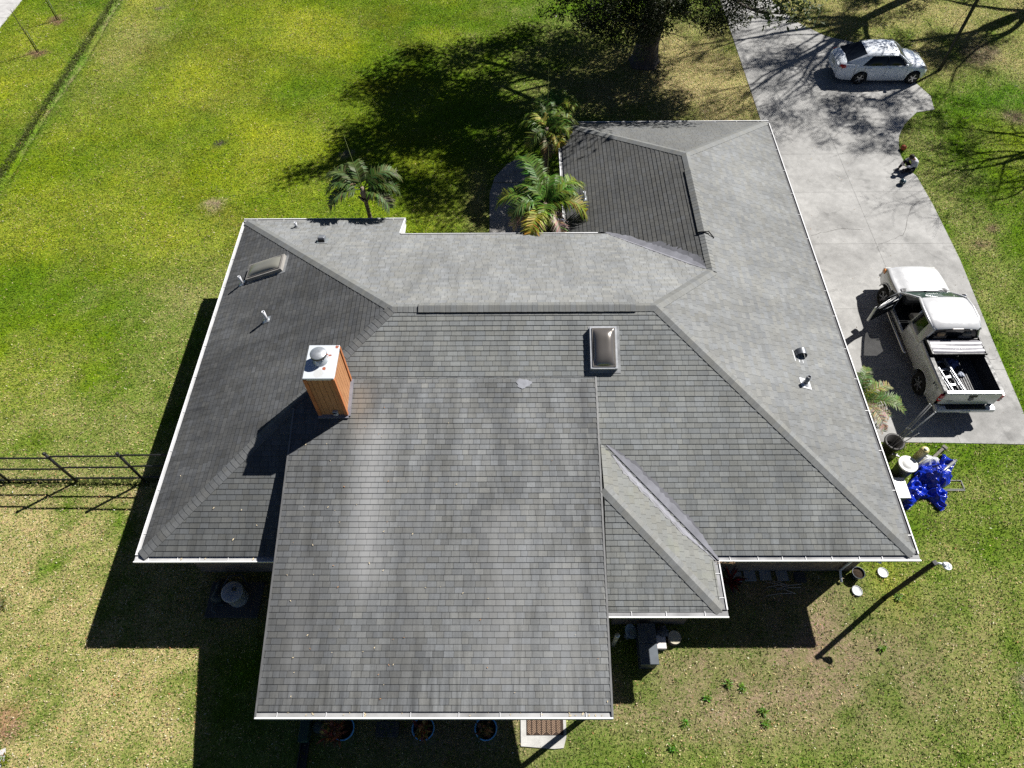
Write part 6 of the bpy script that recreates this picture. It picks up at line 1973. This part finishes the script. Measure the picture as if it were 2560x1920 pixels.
# bay corner
t = thing('beige_pipe', 'beige pipe standing in the shade beside the bay roof gutter', 'pipe', (2.60, 4.72, 0)); mb = MB(); mb.tube([(0, 0, 0), (0, 0, .95)], .06, 14, 0); mb.build('shaft', mat('beige_pvc', (.42, .37, .27), .5, .4), t); mb = MB(); mb.lathe((0, 0, .93), [(.068, 0), (.068, .05), (.03, .06), (.02, .06)], 14, 0); mb.build('cap', M_GALV, t)
t = thing('kettle_grill', 'shell shaped pale blue bird bath standing in the shade beside the beige pipe', 'bird bath', (3.0, 4.95, 0))
t.name = 'bird_bath'
mb = MB(); mb.lathe((0, 0, 0), [(.10, 0), (.06, .1), (.05, .38), (.08, .42)], 16, 0); mb.build('stand', mat('bath_stand', (.2, .22, .22), .6, .3), t)
mb = MB()
mb.lathe((0, 0, .40), [(.05, .0), (.17, .05), (.20, .10), (.185, .10), (.05, .03), (0, .03)], 24, 0, M=Matrix.Rotation(R(28), 3, 'Y')); mb.build('bowl', mat('bath_blue', (.18, .24, .27), .4, .5), t)
t = thing('deck_box', 'dark slate storage box with two-part lid between the bay and brown earth', 'box', (3.45, 4.62, 0))
mb = MB(); mb.box((0, 0, .24), (.44, 1.05, .48), 0, bev=.015); mb.build('body', mat('slate_box', (.05, .058, .07), .55, .4), t)
for s in (-1, 1):
    mb = MB(); mb.box((.01, s*.268, .505), (.48, .525, .045), 0, bev=.012); mb.build('lid', mat('slate_lid', (.075, .088, .105), .5, .4), t)
crumple('folded_cloth', 'dark striped cloth lying over the white block beside storage box', 'cloth', (3.92, 5.02, .18), .22, .15, .10, mat('cloth_dark', (.10, .105, .12), .9, .1, 0, .4, 7), 4)
t = thing('white_block', 'white block half in the sun beside the slate storage box', 'block', (3.88, 4.78, 0)); mb = MB(); mb.box((0, 0, .09), (.27, .42, .18), 0, bev=.012); mb.build('body', mat('block_white', (.62, .58, .57), .8, .2), t); mb = MB(); mb.box((-.14, .02, .03), (.02, .46, .06), 0); mb.build('base_strip', M_WOOD, t)
t = thing('tree_stump', 'round pale stump half in the sun beside the white block', 'stump', (4.26, 4.86, 0)); mb = MB(); mb.lathe((0, 0, 0), [(.20, 0), (.19, .05), (.185, .20), (.18, .21)], 24, 0, capt=False); mb.build('bark', M_BARK, t); mb = MB(); mb.lathe((0, 0, .205), [(.182, 0), (.09, .002), (0, .003)], 24, 0, capb=False); mb.build('cut_face', mat('cut_wood', (.46, .42, .33), .85, .2, 0, .2, 9), t)
M_STONE = concrete('stone_grey', (.25, .26, .27), .15, .2)
for i, (x, y) in enumerate(((6.69, 6.62), (7.14, 6.64), (7.62, 6.62), (8.12, 6.58), (6.28, 6.60))):
    o = MB(); o.box((0, 0, .02), (.33, .30, .05), 0, bev=.008)
    q = o.build('stepping_stone', M_STONE if i != 3 else mat('stone_dark', (.06, .06, .06), .9, .2), None, (x, y, 0), R((2, -1, 3, 0, -4)[i]))
    tag(q, ['square grey stepping stone, second from the bay', 'square grey stepping stone in the middle of the row', 'square grey stepping stone directly behind the white sticks', 'darkest stepping stone, farthest from the bay', 'grey stepping stone under the dark red leaves'][i], 'stepping stone', 'stepping stones below the right eave')
bush('cordyline', (6.05, 6.42, 0), 'dark red spiky plant in the shaded corner beside the bay', 'plant', .08, .35, 30, .48, [(.16, .012, .015), (.09, .01, .012), (.05, .02, .02)], None, .035, 61, .8)
t = thing('stick_pile', 'pale dead sticks lying in the shade before the stepping stones', 'sticks', (7.58, 6.22, 0)); rr = random.Random(3)
for i in range(8):
    mb = MB(); a = rr.uniform(-.6, .5); x, y = rr.uniform(-.2, .2), rr.uniform(-.15, .18); l = rr.uniform(.2, .4)
    mb.tube([(x-l*math.cos(a), y-l*math.sin(a), .03), (x, y+.02, .06), (x+l*math.cos(a), y+l*math.sin(a), .04)], .013, 6, 0); mb.build('stick', mat('stick', (.36, .31, .25), .9, .1), t)
pail('black_pot', (9.72, 6.62, 0), .13, .17, .28, mat('pot_navy', (.02, .03, .045), .4, .5), 'small dark blue pot at the front right wall corner', 'flower pot')
for i, (x, y, c) in enumerate(((10.53, 6.70, (.66, .67, .68)), (9.64, 6.17, (.50, .51, .52)))):
    t = thing('bucket_lid', ['clean white round lid on bright green grass near the roof corner', 'worn white round lid with dirt marks, nearer the house shadow'][i], 'lid', (x, y, 0), 0, 'round white lids on the grass')
    mb = MB(); mb.lathe((0, 0, .03), [(.150, 0), (.155, .02), (.14, .03), (.13, .02), (.03, .022), (0, .03)], 26, 0); mb.build('disc', mat('lid_white', c, .6, .3, 0, .05 if i == 0 else .35, 7), t)
    mb = MB(); mb.lathe((0, 0, .055), [(.138, 0), (.146, .005), (.138, .010)], 26, 0, capb=False, capt=False); mb.build('rim', mat('lid_rim', tuple(a*.9 for a in c), .6, .3), t)
build_blades()
build_litter()
